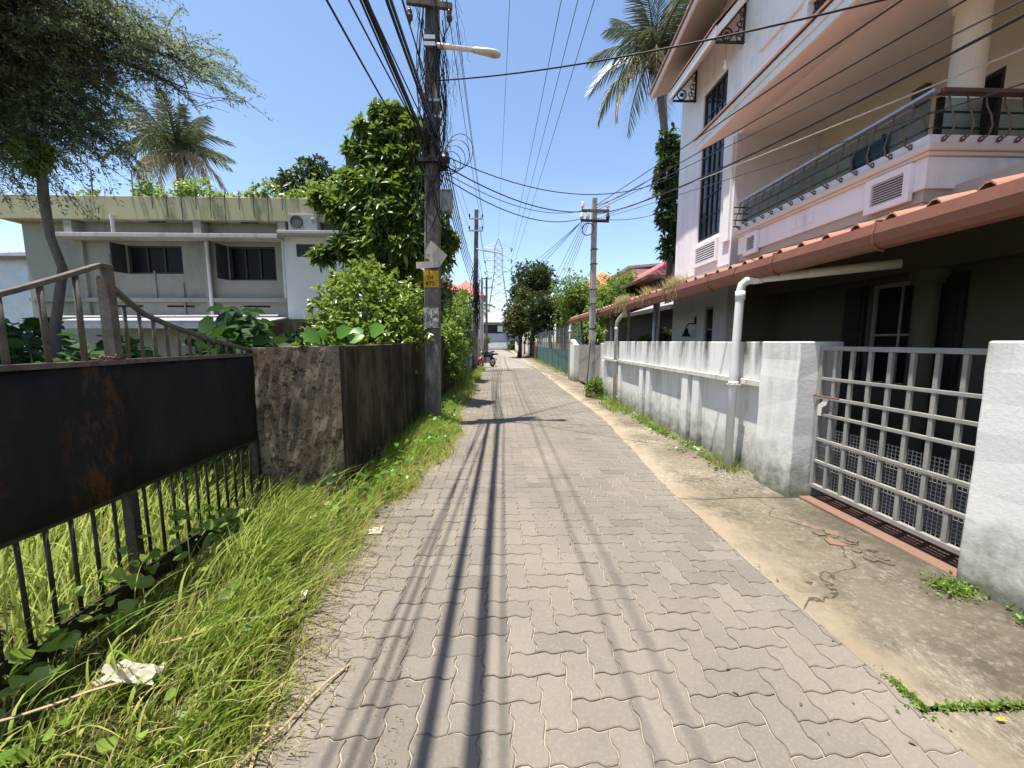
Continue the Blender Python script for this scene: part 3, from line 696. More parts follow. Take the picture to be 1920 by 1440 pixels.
def vent(x, y0, y1, z0, z1, n, depth=.05):
    t = MB().wallX(x-depth, x-.001, y0, y1, z0, z1, [(y0+.07, y1-.07, z0+.07, z1-.07)]).build('vent', M['house_white'], hs, bevel=.004)
    MB().box(x-.012, x-.002, y0+.07, y1-.07, z0+.07, z1-.07).build('vent_back', M['porch'], t)
    for k in range(n):
        z = z0 + .07 + (z1-z0-.14)*(k+.5)/n; h = (z1-z0-.14)/n
        MB().prism([(x-depth+.006, y0+.072, z-h*.32), (x-.014, y0+.072, z+h*.18), (x-.014, y0+.072, z+h*.40), (x-depth+.006, y0+.072, z-.1*h)], (0, y1-y0-.144, 0)).build('slat', M['house_white'], t)
vent(HX, 8.20, 9.14, 3.24, 3.72, 7)
MB().box(HX-.02, HX-.001, 7.80, 10.2, 2.97, 3.09).build('band', M['taupe'], hs)
# balcony: front X = 4.3, near end Y = 3.95
BX = 4.3; by0, by1 = 3.95, 7.0
MB().box(BX+.07, 7.4, by0+.07, by1, 2.90, 2.965).build('balcony_base', M['house_white'], hs)
MB().box(BX+.035, 7.4, by0+.035, by1+.02, 2.967, 3.085).build('band', M['taupe'], hs)
MB().box(BX, 7.4, by0, by1+.03, 3.087, 3.392).build('balcony_slab', M['house_white'], hs, bevel=.006)
MB().box(BX-.03, 7.4, by0-.03, by1+.06, 3.394, 3.430).build('moulding', M['mould_peach'], hs, bevel=.006)
MB().box(BX-.055, 7.4, by0-.055, by1+.085, 3.432, 3.500).build('moulding', M['mould_peach'], hs, bevel=.012)
MB().box(BX-.01, BX+.14, by0, by1+.04, 3.502, 3.602).build('kerb', M['house_white'], hs, bevel=.01)
MB().box(BX+.142, 7.4, by0, by0+.14, 3.502, 3.602).build('kerb', M['house_white'], hs, bevel=.01)
vent(BX, 4.06, 4.56, 3.0, 3.38, 9); vent(BX, 6.45, 6.8, 3.02, 3.38, 7)
for k in range(3):
    MB().box(BX-.012, BX-.001, 5.36+.15*k, 5.46+.15*k, 3.17, 3.30).build('raised_panel', M['house_white'], hs)
MB().box(4.62, 7.4, -5.5, by0+.065, 2.97, 3.12).build('porch_lintel', M['taupe'], hs)
# railing
rl = thing('balcony_railing', 'brown steel balcony railing with bowed balusters and glass sheets', 'railing', (BX, 5.4, 3.6))
def baluster(x, y, dx, dy):
    P = []
    for t, o, z in ((0,-.02,3.545),(.1,.02,3.535),(.25,.075,3.56),(.45,.095,3.64),(.6,.075,3.74),(.8,.03,3.85),(1,.015,3.965)): P.append((x+dx*o, y+dy*o, z))
    b = MB().tube(P, .0085, 6).build('baluster', M['steel'], rl, smooth=True)
    MB().ring((x+dx*.018, y+dy*.018, 3.55), .022, .009, (dy, dx, 0), 10, 5).build('scroll', M['steel'], b)
    return b
for k in range(15): baluster(BX-.01, by0+.16+.205*k, -1, 0)
for k in range(9): baluster(BX+.12+.19*k, by0-.01, 0, -1)
for z in (3.68, 3.83):
    MB().box(BX+.03, BX+.044, by0+.05, by1, z-.008, z+.008).build('rail', M['steel'], rl); MB().box(BX+.05, 6.4, by0+.03, by0+.044, z-.008, z+.008).build('rail', M['steel'], rl)
MB().box(BX-.035, BX+.045, by0-.02, by1+.1, 3.975, 4.02).build('handrail', M['rail_steel'], rl, bevel=.012)
MB().box(BX+.046, 6.4, by0-.035, by0+.045, 3.975, 4.02).build('handrail', M['steel'], rl, bevel=.012)
MB().box(BX+.018, BX+.026, by0+.05, by1-.02, 3.61, 3.95).build('glass_sheet', M['clear_glass'], rl)
MB().box(BX+.06, 6.4, by0+.016, by0+.024, 3.61, 3.95).build('glass_sheet', M['clear_glass'], rl)
for k in range(4): MB().box(BX-.10+.0*k, BX+.16, by1+.04, by1+.055, 3.58+.11*k, 3.60+.11*k).build('end_rail', M['steel'], rl)
# balcony recess: back wall, shutters, ceiling, column
bk = MB().wallX(6.2, 6.4, -5.5, 7.75, 2.97, 5.5, [(4.9, 5.5, 3.62, 4.9), (6.35, 7.0, 3.62, 4.8)]).build('balcony_back_wall', M['cream'], hs)
def window4(x, y0, y1, z0, z1, nx, nz, par, fm, face=-1, gm='black_glass'):
    w_ = MB().wallX(x-.03, x+.03, y0, y1, z0, z1, [(y0+.05, y1-.05, z0+.05, z1-.05)]).build('window', fm, par)
    for i in range(nx):
        for j in range(nz):
            a = y0+.05+(y1-y0-.1)*i/nx; b = z0+.05+(z1-z0-.1)*j/nz
            MB().box(x-.004, x+.004, a+.002, a+(y1-y0-.1)/nx-.002, b+.002, b+(z1-z0-.1)/nz-.002).build('pane', M[gm], w_)
    for i in range(1, nx): a = y0+.05+(y1-y0-.1)*i/nx; MB().box(x-.02, x+.02, a-.014, a+.014, z0+.05, z1-.05).build('glazing_bar', fm, w_)
    for j in range(1, nz): b = z0+.05+(z1-z0-.1)*j/nz; MB().box(x-.017, x+.017, y0+.05, y1-.05, b-.014, b+.014).build('glazing_bar', fm, w_)
    return w_
window4(6.25, 4.9, 5.5, 3.62, 4.9, 2, 2, hs, M['dark_wood']); window4(6.25, 6.35, 7.0, 3.62, 4.8, 2, 2, hs, M['dark_wood'])
MB().box(6.08, 6.195, 5.52, 5.56, 3.62, 4.9).build('shutter', M['dark_wood'], hs); MB().box(6.08, 6.195, 6.28, 6.32, 3.62, 4.8).build('shutter', M['dark_wood'], hs)
MB().box(6.12, 6.198, 5.75, 5.95, 4.98, 5.22).build('vent_cover', M['fascia'], hs)
MB().box(4.62, 6.6, -5.5, 7.75, 5.50, 5.60).build('balcony_ceiling', M['peach'], hs)
cl = MB(); cl.lathe((4.95, 4.25, 3.5), [(.135,0),(.135,1.5),(.16,1.52),(.16,1.58),(.20,1.66),(.20,1.74),(.25,1.82),(.25,2.0)], 22)
cl.build('column', M['cream'], hs, smooth=False)
MB().box(6.0, 8.4, 2.6, 2.8, 3.1, 5.5).build('near_wall', M['cream'], hs)
# pitched eave over the balcony: fascia, soffit, tile edge
def slope(name, pts, mat, thick, par=hs): return MB().prism(pts, thick).build(name, mat, par)
ye0, ye1 = -5.5, 7.55
slope('soffit', [(3.74, ye0, 5.085), (3.74, ye1-.03, 5.085), (4.62, ye1-.03, 5.50), (4.62, ye0, 5.50)], M['peach'], (0,0,.05))
MB().box(3.70, 3.738, ye0, ye1, 5.065, 5.17).build('fascia', M['house_upper'], hs, bevel=.006)
MB().box(3.675, 3.735, ye0, ye1+.02, 5.172, 5.262).build('fascia', M['house_upper'], hs, bevel=.012)
slope('eave_roof', [(3.645, ye0, 5.264), (3.645, ye1+.04, 5.264), (4.60, ye1+.04, 5.72), (4.60, ye0, 5.72)], M['tile'], (0,0,.035))
MB().prism([(3.74, ye1-.028, 5.09), (4.60, ye1-.028, 5.50), (4.60, ye1-.028, 5.70), (3.74, ye1-.028, 5.262)], (0,.04,0)).build('gable_board', M['house_upper'], hs)
# hood over the stair window with brackets
hy0, hy1 = 7.62, 9.62
slope('hood_soffit', [(4.03, hy0+.03, 7.16), (4.03, hy1-.03, 7.16), (4.60, hy1-.03, 7.80), (4.60, hy0+.03, 7.80)], M['peach'], (0,0,.06))
MB().box(3.99, 4.028, hy0, hy1, 7.13, 7.30).build('hood_fascia', M['house_upper'], hs, bevel=.008)
slope('hood_roof', [(3.96, hy0-.02, 7.302), (3.96, hy1+.02, 7.302), (4.60, hy1+.02, 8.0), (4.60, hy0-.02, 8.0)], M['tile'], (0,0,.035))
MB().prism([(4.03, hy0-.002, 7.13), (4.03, hy0-.002, 7.30), (4.60, hy0-.002, 7.98), (4.60, hy0-.002, 7.80)], (0,.03,0)).build('barge_board', M['house_upper'], hs)
MB().prism([(4.03, hy1-.028, 7.13), (4.03, hy1-.028, 7.30), (4.60, hy1-.028, 7.98), (4.60, hy1-.028, 7.80)], (0,.03,0)).build('barge_board', M['house_upper'], hs)
for y in (7.72, 9.50):
    b = MB(); b.bar((4.06, y, 7.09), (4.60, y, 7.09), .035, .035).bar((4.58, y, 7.108), (4.58, y, 7.75), .035, .03).bar((4.05, y, 7.125), (4.56, y, 7.72), .03, .025)
    br = b.build('bracket', M['iron'], hs)
    wh = MB().ring((4.26, y, 7.225), .105, .014, (0,1,0), 20, 6); wh.cyl((4.26, y-.015, 7.225), (4.26, y+.015, 7.225), .035)
    for k in range(12):
        a = k*math.pi/6; wh.bar((4.26+.03*math.cos(a), y, 7.225+.03*math.sin(a)), (4.26+.1*math.cos(a), y, 7.225+.1*math.sin(a)), .008, .008, (0,1,0))
    wh.build('wheel_ornament', M['iron'], br)
    sc = MB()
    for c, r in (((4.50, 7.16), .05), ((4.46, 7.24), .04), ((4.53, 7.30), .05), ((4.49, 7.40), .045), ((4.54, 7.49), .04), ((4.52, 7.58), .03)): sc.ring((c[0], y, c[1]), r, .011, (0,1,0), 12, 5)
    sc.build('scroll_ornament', M['iron'], br)
# high eave above
slope('upper_soffit', [(3.9, 10.35, 7.62), (3.9, 5.0, 8.80), (5.2, 5.0, 9.2), (5.2, 10.35, 8.1)], M['taupe'], (0,0,.05))
slope('upper_fascia', [(3.86, 10.38, 7.60), (3.86, 5.0, 8.79), (3.86, 5.0, 8.93), (3.86, 10.38, 7.74)], M['mould_peach'], (.035,0,0))
slope('upper_roof', [(3.82, 10.42, 7.745), (3.82, 5.0, 8.94), (5.2, 5.0, 9.4), (5.2, 10.42, 8.25)], M['tile'], (0,0,.04))
bb = thing('hanging_bulb', 'bare white bulb hanging from the window hood', 'bulb', (4.36, 7.9, 6.78))
MB().cyl((4.36,7.9,6.90), (4.36,7.9,7.50), .004, n=5).build('cord', M['cable_thin'], bb); MB().lathe((4.36,7.9,6.74), [(.004,0),(.03,.02),(.036,.05),(.02,.09),(.018,.16),(.01,.17)], 12).build('bulb', M['bulb'], bb, smooth=True)
# ground floor in the shade of the carport
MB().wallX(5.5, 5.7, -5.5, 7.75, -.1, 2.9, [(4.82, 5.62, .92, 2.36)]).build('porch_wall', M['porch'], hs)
window4(5.56, 4.82, 5.62, .92, 2.36, 2, 2, hs, M['frame_grey'])
for y0, y1 in ((5.66, 6.0), (4.42, 4.78)):
    s_ = MB().box(5.44, 5.485, y0, y1, .92, 2.36).build('shutter', M['dark_wood'], hs)
    for k in range(2): MB().box(5.425, 5.439, y0+.05, y1-.05, 1.0+.68*k, 1.60+.68*k).build('shutter_panel', M['iron'], s_)
MB().box(5.05, 7.2, 1.2, 3.0, -.1, .45).build('sit_out', M['step_red'], hs)
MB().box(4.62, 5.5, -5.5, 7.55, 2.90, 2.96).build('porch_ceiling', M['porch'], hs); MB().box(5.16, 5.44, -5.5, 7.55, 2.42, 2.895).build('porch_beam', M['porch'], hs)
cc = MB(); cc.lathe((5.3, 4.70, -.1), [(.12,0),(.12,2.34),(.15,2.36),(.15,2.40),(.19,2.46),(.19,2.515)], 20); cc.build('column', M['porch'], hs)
window4(HX+.06, 8.26, 8.62, 1.32, 2.30, 1, 2, hs, M['frame_grey'])
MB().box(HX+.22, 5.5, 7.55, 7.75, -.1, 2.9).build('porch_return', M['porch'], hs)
MB().box(3.3, 5.5, -5.5, 10.3, -.09, -.02).build('porch_floor', M['taupe'], hs)
wl_ = thing('wall_lamp', 'dark bell-shaped wall lamp on a curved arm under the carport', 'lamp', (4.6, 9.0, 2.0))
MB().tube([(4.59,8.98,2.02),(4.56,8.98,1.96),(4.47,8.98,1.965),(4.40,8.98,1.93),(4.385,8.98,1.86)], .013, 8).build('arm', M['iron'], wl_, smooth=True)
MB().box(4.575, 4.598, 8.95, 9.01, 1.95, 2.12).build('back_plate', M['iron'], wl_)
MB().lathe((4.385,8.98,1.66), [(.10,0),(.092,.02),(.065,.07),(.045,.13),(.03,.18),(.012,.2)], 16).build('shade', M['iron'], wl_, smooth=True)
# ================================================================== LEFT SIDE: iron gate, mossy wall, pole
gx = -2.2
def rail_z(y): return float(np.interp(y, [.6,1.2,1.82,2.04,2.27], [1.55,1.6,1.76,1.86,1.97])) if y <= 2.28 else float(np.interp(y, [2.3,2.41,2.74,3.08,3.52,3.6], [1.82,1.77,1.66,1.57,1.485,1.475]))
for side in (0, 1):
    lab = ('black sheet-and-bar iron gate leaf with rust patch, at left picture edge', 'black sheet-and-bar iron gate leaf hinged at the flaking wall')[side]
    y0, y1 = ((.95, 2.335), (2.30, 3.585))[side]; X = gx - .034*side
    t = thing('iron_gate', lab, 'gate', (X, (y0+y1)/2, 0))
    V = []; F = []; n = 18; rr = random.Random(5+side)
    for k in range(n+1):
        y = y0+.01 + (y1-y0-.02)*k/n
        for z in (.665, .85, 1.05, 1.25, 1.425): V.append((X + .014 + .006*math.sin(y*9+z*5) + rr.uniform(-.002,.002), y, z))
    F = [(k*5+i, k*5+5+i, k*5+6+i, k*5+1+i) for k in range(n) for i in range(4)]
    sh = MB().add(V, F).build('sheet_panel', M['gate_sheet'], t, smooth=True)
    md = sh.modifiers.new('solid', 'SOLIDIFY'); md.thickness = .004
    MB().box(X-.018, X+.026, y0, y1, 1.418, 1.445).build('rail', M['gate_bar'], t); MB().box(X-.018, X+.008, y0, y1, .64, .667).build('rail', M['gate_dark'], t)
    MB().box(X-.016, X+.010, y0, y1, -.03, .14).build('bottom_plate', M['gate_dark'], t)
    ends = [y0+.022, y1-.022]
    for i, y in enumerate(ends):
        m_ = M['gate_bar'] if (side == 0) == (i == 1) or side == 1 and i == 0 else M['gate_dark']
        zt = rail_z(min(y, 2.27) if side == 0 else max(y, 2.31)) + (0.0 if side == 0 else .10*(i == 0))
        MB().box(X-.024, X+.012, y-.022, y+.022, 1.446, zt-.004).build('stile', m_, t); MB().box(X-.024, X+.012, y-.022, y+.022, .141, .64).build('stile', M['gate_dark'], t)
    m = 7 if side == 0 else 12
    for k in range(1, m+1):
        y = y0 + .03 + (y1-y0-.06)*k/(m+1)
        MB().tube([(X-.004, y, 1.446), (X-.004, y, rail_z(y)-.012)], .010 if side else .013, 8).build('bar', M['gate_bar'], t, smooth=True)
    m = 11
    for k in range(1, m+1):
        y = y0 + .03 + (y1-y0-.06)*k/(m+1)
        MB().tube([(X-.004, y, .141), (X-.004 + rr.uniform(-.004,.004), y + rr.uniform(-.004,.004), .64)], .0095, 8).build('bar', M['gate_dark'], t, smooth=True)
    P = []
    yy = np.linspace(y0, y1, 22)
    prof = [(X-.022, -.016), (X+.014, -.016), (X+.014, .010), (X-.022, .010)]
    V = []; 
    for y in yy:
        zz = rail_z(float(min(y, 2.275) if side == 0 else max(y, 2.31))) + (.10*max(0, 1-(y-2.3)/.25) if side else 0)
        V += [(px, float(y), zz+pz) for px, pz in prof]
    F = [(k*4+i, k*4+(i+1) % 4, k*4+4+(i+1) % 4, k*4+4+i) for k in range(len(yy)-1) for i in range(4)] + [(3,2,1,0), tuple(len(V)-4+q for q in range(4))]
    MB().add(V, F).build('top_rail', M['gate_bar'], t, bevel=.003)
ch = MB()
for k in range(8): ch.ring((gx+.0+.010*(k % 2), 2.19+.022*k, 1.452+.006*(k % 3)), .013, .0045, (1*(k % 2), .3, 1-(k % 2)), 10, 5)
ch.thing('chain', M['rust'], 'rusty chain lying round the meeting stiles of the iron gate', 'chain')
# --- wing wall and roadside wall, top z about 1.5
ww = thing('wing_wall', 'short flaking brown wall end where the iron gate hangs', 'wall', (-1.85, 3.75, 0))
def rough_wall(p0, p1, th, h0, h1, seed, nx=14, nz=10, amp=.008):
    p0 = Vector((*p0, 0)); p1 = Vector((*p1, 0)); d = (p1-p0); nv = Vector((d.y, -d.x, 0)).normalized(); rr = random.Random(seed); V = []; F = []
    for i in range(nx+1):
        p = p0 + d*i/nx; h = h0 + (h1-h0)*i/nx + rr.uniform(-.006, .006)
        for k in range(nz+1): V.append(p + nv*rr.uniform(-amp, amp) + Vector((0,0,-.1+(h+.1)*k/nz)))
        V.append(p - nv*th + Vector((0,0,h+rr.uniform(-.004,.004)))); V.append(p - nv*th + Vector((0,0,-.1)))
    m = nz+3
    for i in range(nx):
        for k in range(m-1): F.append((i*m+k, (i+1)*m+k, (i+1)*m+k+1, i*m+k+1))
    F += [tuple(range(m)), tuple(range(nx*m, nx*m+m))[::-1]]
    return MB().add(V, F)
rough_wall((-2.255, 3.60), (-1.512, 3.73), .24, 1.495, 1.505, 1).build('wall_body', M['flake'], ww)
MB().box(-2.30, -2.245, 3.56, 3.80, -.05, 1.0).build('hinge_post', M['gate_dark'], ww)
mw = thing('roadside_wall', 'low black mossy plastered wall behind the near utility pole', 'wall', (-1.6, 6.7, 0))
rough_wall((-1.5, 3.735), (-1.5, 10.3), .2, 1.50, 1.53, 2, 34).build('wall_body', M['mossy'], mw)
# old mossy pillar further in the garden
t = thing('old_pillar', 'squat mossy garden pillar beyond the flaking wall', 'pillar', (-4.35, 8.2, 0))
rough_wall((-4.78, 8.0), (-3.95, 8.0), .5, 1.93, 1.93, 9, 5, 6).build('pillar_body', M['mossy'], t)
MB().box(-3.93, -3.82, 8.02, 8.35, -.1, 1.82).build('side_post', M['left_ledge'], t)
# --- the near utility pole (square, slightly leaning)
def sqpole(t, b, top, w0, w1, mat, seed=0):
    b = Vector(b); top = Vector(top); V = []; F = []; n = 22; rr = random.Random(seed)
    for k in range(n+1):
        p = b.lerp(top, k/n); w_ = (w0 + (w1-w0)*k/n)/2; c = w_*.18
        for x, y in ((-w_+c,-w_),(w_-c,-w_),(w_,-w_+c),(w_,w_-c),(w_-c,w_),(-w_+c,w_),(-w_,w_-c),(-w_,-w_+c)): V.append((p.x+x+rr.uniform(-.003,.003), p.y+y+rr.uniform(-.003,.003), p.z))
    F = [(k*8+i, k*8+(i+1) % 8, k*8+8+(i+1) % 8, k*8+8+i) for k in range(n) for i in range(8)] + [tuple(range(8))[::-1], tuple(range(n*8, n*8+8))]
    return MB().add(V, F).build('shaft', mat, t)
up = thing('utility_pole', 'dark weathered utility pole wrapped in cables, with yellow number patch', 'utility pole', (-1.235, 7.1, 0))
PB, PT = Vector((-1.235, 7.1, -.1)), Vector((-1.045, 7.1, 8.3))
def pat(z): return PB.lerp(PT, (z+.1)/8.4)
sqpole(up, PB, PT, .285, .20, M['pole_dark'], 3)
for k, (z, xa, xb, m_) in enumerate(((6.98, -.40, .34, 'pole_mid'), (7.55, -.40, .40, 'pole_mid'))):
    p = pat(z); ca = MB().bar((p.x+xa, p.y-.14, z+.05), (p.x+xb, p.y-.14, z-.02), .07, .09).build('crossarm', M[m_], up, bevel=.008)
    for x in (xa+.05, xb-.05): MB().lathe((p.x+x, p.y-.14, z-.30), [(.012,0),(.02,.05),(.045,.08),(.05,.14),(.03,.16),(.045,.19),(.02,.25)], 10).build('insulator', M['brown_porcelain'], ca, smooth=True)
p = pat(4.60); MB().box(p.x-.24, p.x+.24, p.y-.19, p.y+.19, 4.56, 4.62).build('collar', M['iron'], up)
for z in (5.3, 5.55): p = pat(z); MB().box(p.x-.14, p.x+.14, p.y-.14, p.y+.14, z-.02, z+.02).build('band', M['galv'], up)
p = pat(2.64); yb = p.y-.148
MB().box(p.x-.132, p.x+.132, yb-.004, yb+.01, 2.49, 2.775).build('yellow_patch', M['yellow'], up)
fc = bpy.data.fonts
def text(s_, loc, size, mat, parent, rot=(R(90),0,0), label=None):
    cu = bpy.data.curves.new('lettering', 'FONT'); cu.body = s_; cu.size = size; cu.extrude = .001; cu.offset = .0012; cu.align_x = 'CENTER'
    o = bpy.data.objects.new('lettering', cu); dg = bpy.context.evaluated_depsgraph_get(); C.objects.link(o)
    me = bpy.data.meshes.new_from_object(o); bpy.data.objects.remove(o)
    me.materials.append(mat) if not me.materials else None; me.materials[0] = mat
    n = bpy.data.objects.new('lettering', me); C.objects.link(n); n.parent = parent; n.location = Vector(loc) - ORG[parent.name]; n.rotation_euler = rot; return n
text('TH', (p.x-.02, yb-.006, 2.625), .085, M['paint_black'], up); text('473', (p.x-.02, yb-.006, 2.515), .11, M['paint_black'], up)
MB().box(p.x-.04, p.x-.025, yb-.006, yb-.003, 2.70, 2.775).build('painted_stroke', M['paint_black'], up)
q = pat(1.97); nt = MB().box(q.x-.132, q.x+.132, q.y-.156, q.y-.146, 1.79, 2.14).build('notice', M['poster'], up)
# street lamp on the pole
sl_ = thing('street_lamp', 'cream street lamp arm reaching from the dark pole over the lane', 'street lamp', (-1.09, 7.0, 6.4))
MB().tube([(-1.12,6.98,6.40),(-.9,6.98,6.385),(-.36,6.98,6.335)], [.04,.04,.036], 12).build('arm', M['lamp_body'], sl_, smooth=True)
hd = MB()
V = []; F = []; pr2 = [(-.40,.05,.05,6.325),(-.36,.055,.055,6.325),(-.2,.075,.06,6.305),(-.08,.095,.055,6.285),(.0,.085,.045,6.275),(.045,.05,.03,6.272),(.06,.01,.01,6.27)]
for x, wy, hz, z in pr2:
    for k in range(12): a = 2*math.pi*k/12; V.append((x, 6.98+wy*math.cos(a), z+hz*math.sin(a)*(1 if math.sin(a) > 0 else .55)))
F = [(j*12+k, j*12+(k+1) % 12, (j+1)*12+(k+1) % 12, (j+1)*12+k) for j in range(len(pr2)-1) for k in range(12)] + [tuple(range(12))[::-1], tuple(range(len(V)-12, len(V)))]
MB().add(V, F).build('lamp_head', M['lamp_body'], sl_, smooth=True)
MB().ell((-.045, 6.98, 6.262), .075, .07, .022).build('lens', M['lens'], sl_, smooth=True)
MB().box(-1.19, -1.01, 6.86, 6.90, 6.31, 6.37).box(-1.19, -1.01, 6.86, 6.90, 6.41, 6.47).build('clamp', M['galv'], sl_)
# broken board sign: tilted square and a strip
bs = thing('broken_sign', 'torn blank diamond sign board and wooden strip nailed to the dark pole', 'sign', (-1.17, 6.93, 2.8))
p = pat(3.0); y = p.y - .165
MB().prism([(-1.16, y, 3.28), (-.885, y, 3.035), (-1.02, y, 2.83), (-1.17, y, 2.87), (-1.20, y, 2.96), (-1.255, y, 2.98), (-1.265, y, 3.09)], (0,.012,0)).build('board', M['card'], bs)
MB().prism([(-1.42, y-.004, 2.80), (-1.05, y-.004, 2.825), (-1.05, y-.004, 2.93), (-1.42, y-.004, 2.91)], (0,-.02,0)).build('strip', M['card'], bs)
MB().cyl((-1.215, y-.004, 3.07), (-1.215, y+.012, 3.07), .02, n=10).build('nail_plate', M['galv'], bs)
# meter box
mbx = thing('junction_box', 'grey junction box hung on the right of the dark pole', 'box', (-.93, 7.0, 3.8))
p = pat(3.97); MB().box(p.x+.13, p.x+.34, p.y-.08, p.y+.08, 3.80, 4.13).build('box', M['box_grey'], mbx, bevel=.01); MB().box(p.x+.12, p.x+.35, p.y-.09, p.y+.09, 4.131, 4.15).build('lid', M['box_grey'], mbx)
# ------------------------------------------------------------------ other poles
def smallpole(name, lab, base, top, w0, w1, mat, arms, ins='brown_porcelain'):
    t = thing(name, lab, 'utility pole', base); sqpole(t, base, top, w0, w1, mat, int(base[1]))
    b = Vector(base); tp = Vector(top)
    for z, xa, xb, mk in arms:
        p = b.lerp(tp, (z-b.z)/(tp.z-b.z)); a = MB().bar((p.x+xa, p.y-w0*.5-.02, z), (p.x+xb, p.y-w0*.5-.02, z), .06, .07).build('crossarm', M[mk], t)
        for x in (xa+.03, xb-.03): MB().lathe((p.x+x, p.y-w0*.5-.02, z+.036), [(.012,0),(.02,.04),(.045,.06),(.05,.10),(.03,.12),(.04,.15),(.02,.2)], 10).build('insulator', M[ins], a, smooth=True)
    return t
p2_ = smallpole('utility_pole', 'slim brown utility pole down the lane, two short crossarms', (-1.25, 20, -.05), (-1.07, 20, 8.0), .26, .19, M['pole_mid'], ((7.55, -.36, .34, 'galv'), (6.98, -.36, .34, 'galv')))
MB().tube([(-1.1,19.85,6.10),(-.6,19.85,6.03),(.15,19.85,5.9)], .035, 8).build('lamp_arm', M['galv'], p2_)
smallpole('utility_pole', 'farthest thin dark utility pole seen along the lane', (-1.25, 40, -.05), (-1.2, 40, 8.0), .26, .2, M['pole_mid'], ((7.8, -.5, .5, 'iron'), (6.9, -.5, .5, 'iron')))
smallpole('utility_pole', 'pale grey utility pole between a parked motorcycle and the lavender wall', (-1.42, 24.5, -.05), (-1.36, 24.5, 6.2), .2, .16, M['pole_light'], ())
smallpole('utility_pole', 'second pale grey pole standing by the motorcycle', (-1.2, 27.5, -.05), (-1.15, 27.5, 5.9), .2, .16, M['pole_light'], ())
smallpole('street_post', 'thin dark post by the white far wall on the right', (2.15, 37, -.05), (2.15, 37, 4.2), .12, .1, M['iron'], ())
rp = smallpole('utility_pole', 'pale concrete utility pole on the right above the plank gate', (2.69, 11.12, -.05), (2.67, 11.12, 5.48), .165, .13, M['pole_light'], ((5.12, -.38, .38, 'pole_mid'),), 'porcelain')
a = MB().bar((2.27, 11.0, 4.86), (3.05, 11.0, 4.84), .05, .06).build('crossarm', M['iron'], rp)
for x, m_ in ((2.30, 'porcelain'), (2.46, 'porcelain'), (3.02, 'brown_porcelain')): MB().lathe((x, 11.0, 4.885), [(.02,0),(.05,.02),(.055,.09),(.04,.11),(.045,.15),(.02,.19)], 10).build('insulator', M[m_], a, smooth=True)
for z in (1.9, 2.6, 3.0, 3.7, 4.1): MB().box(2.595, 2.775, 11.03, 11.21, z, z+.02).build('band', M['iron'], rp)
MB().ring((2.47, 10.98, 4.62), .16, .013, (.3,1,0), 18, 5).build('cable_coil', M['cable'], rp)
MB().prism([(2.52, 10.96, 1.62), (2.74, 10.96, 1.55), (2.78, 10.96, 1.80), (2.60, 10.96, 1.88)], (0,.02,0)).thing('sign_plate', M['card'], 'small brown plate tilted on the right-hand pole', 'sign')
MB().tube([(2.46, 10.75, -.05), (2.60, 10.95, 1.5)], .018, 6).thing('prop', M['bark'], 'thin leaning stick propped against the right-hand pole', 'stick')
# ================================================================== FURTHER ALONG THE LANE, RIGHT
pg = thing('plank_gate', 'weathered grey plank gate behind the right-hand pole', 'gate', (3.05, 12.7, 0))
for k in range(14):
    y = 11.05 + .25*k; MB().box(3.03, 3.06, y, y+.235, .18, 1.44 + .01*math.sin(k*2.1)).build('plank', M['plank_gate'], pg)
for z in (.12, 1.30): MB().box(3.062, 3.10, 11.0, 14.55, z, z+.08).build('rail', M['fascia'], pg)
MB().box(3.02, 3.07, 11.0, 14.55, .10, .178).build('bottom_rail', M['plank_gate'], pg)
t = thing('white_pillar', 'sloped-top white pillar between the plank gate and the teal fence', 'pillar', (3.0, 15.0, 0))
MB().prism([(2.85, 14.6, -.1), (2.85, 15.45, -.1), (2.85, 15.45, 1.62), (2.85, 15.2, 1.62), (2.85, 14.62, 1.42)], (.35,0,0)).build('pillar_body', M['pier'], t, bevel=.012)
tf = thing('teal_fence', 'teal sheet fence with grey net panels above, along the right of the lane', 'fence', (3.25, 25, 0))
for k in range(15):
    y = 16.1 + 1.2*k; MB().box(3.235+.012*(k % 2), 3.255+.012*(k % 2), y, y+1.19, .06, 1.14).build('sheet', M['teal'], tf)
    MB().cyl((3.30, y, -.1), (3.30, y, 2.25), .03, n=8).build('post', M['fence_net'], tf)
    n_ = MB()
    for j in range(9): n_.box(3.285, 3.292, y+.06+.13*j, y+.068+.13*j, 1.16, 2.2)
    for j in range(6): n_.box(3.280, 3.287, y+.03, y+1.17, 1.18+.2*j, 1.19+.2*j)
    n_.build('net_panel', M['fence_net'], tf)
MB().box(3.24, 3.275, 34.4, 38.4, .02, 1.55).thing('maroon_gate', M['maroon'], 'small maroon gate beyond the teal fence', 'gate', bevel=.01)
for i, (y0, y1, h, x, lab) in enumerate(((38.8, 46, 1.75, 3.15, 'white block wall just beyond the maroon gate'), (46.4, 53, 1.55, 3.05, 'greyish low wall after the white block wall'), (53.4, 64, 1.5, 2.7, 'farthest pale wall on the right near the lane end'))):
    t = thing('compound_wall', lab, 'wall', (x, (y0+y1)/2, 0)); MB().box(x, x+.2, y0, y1, -.1, h).build('wall_body', M['white_wall'] if i != 1 else M['left_ledge'], t)
    MB().box(x-.05, x+.25, y0, y0+.35, -.1, h+.15).build('pillar', M['pier'], t)
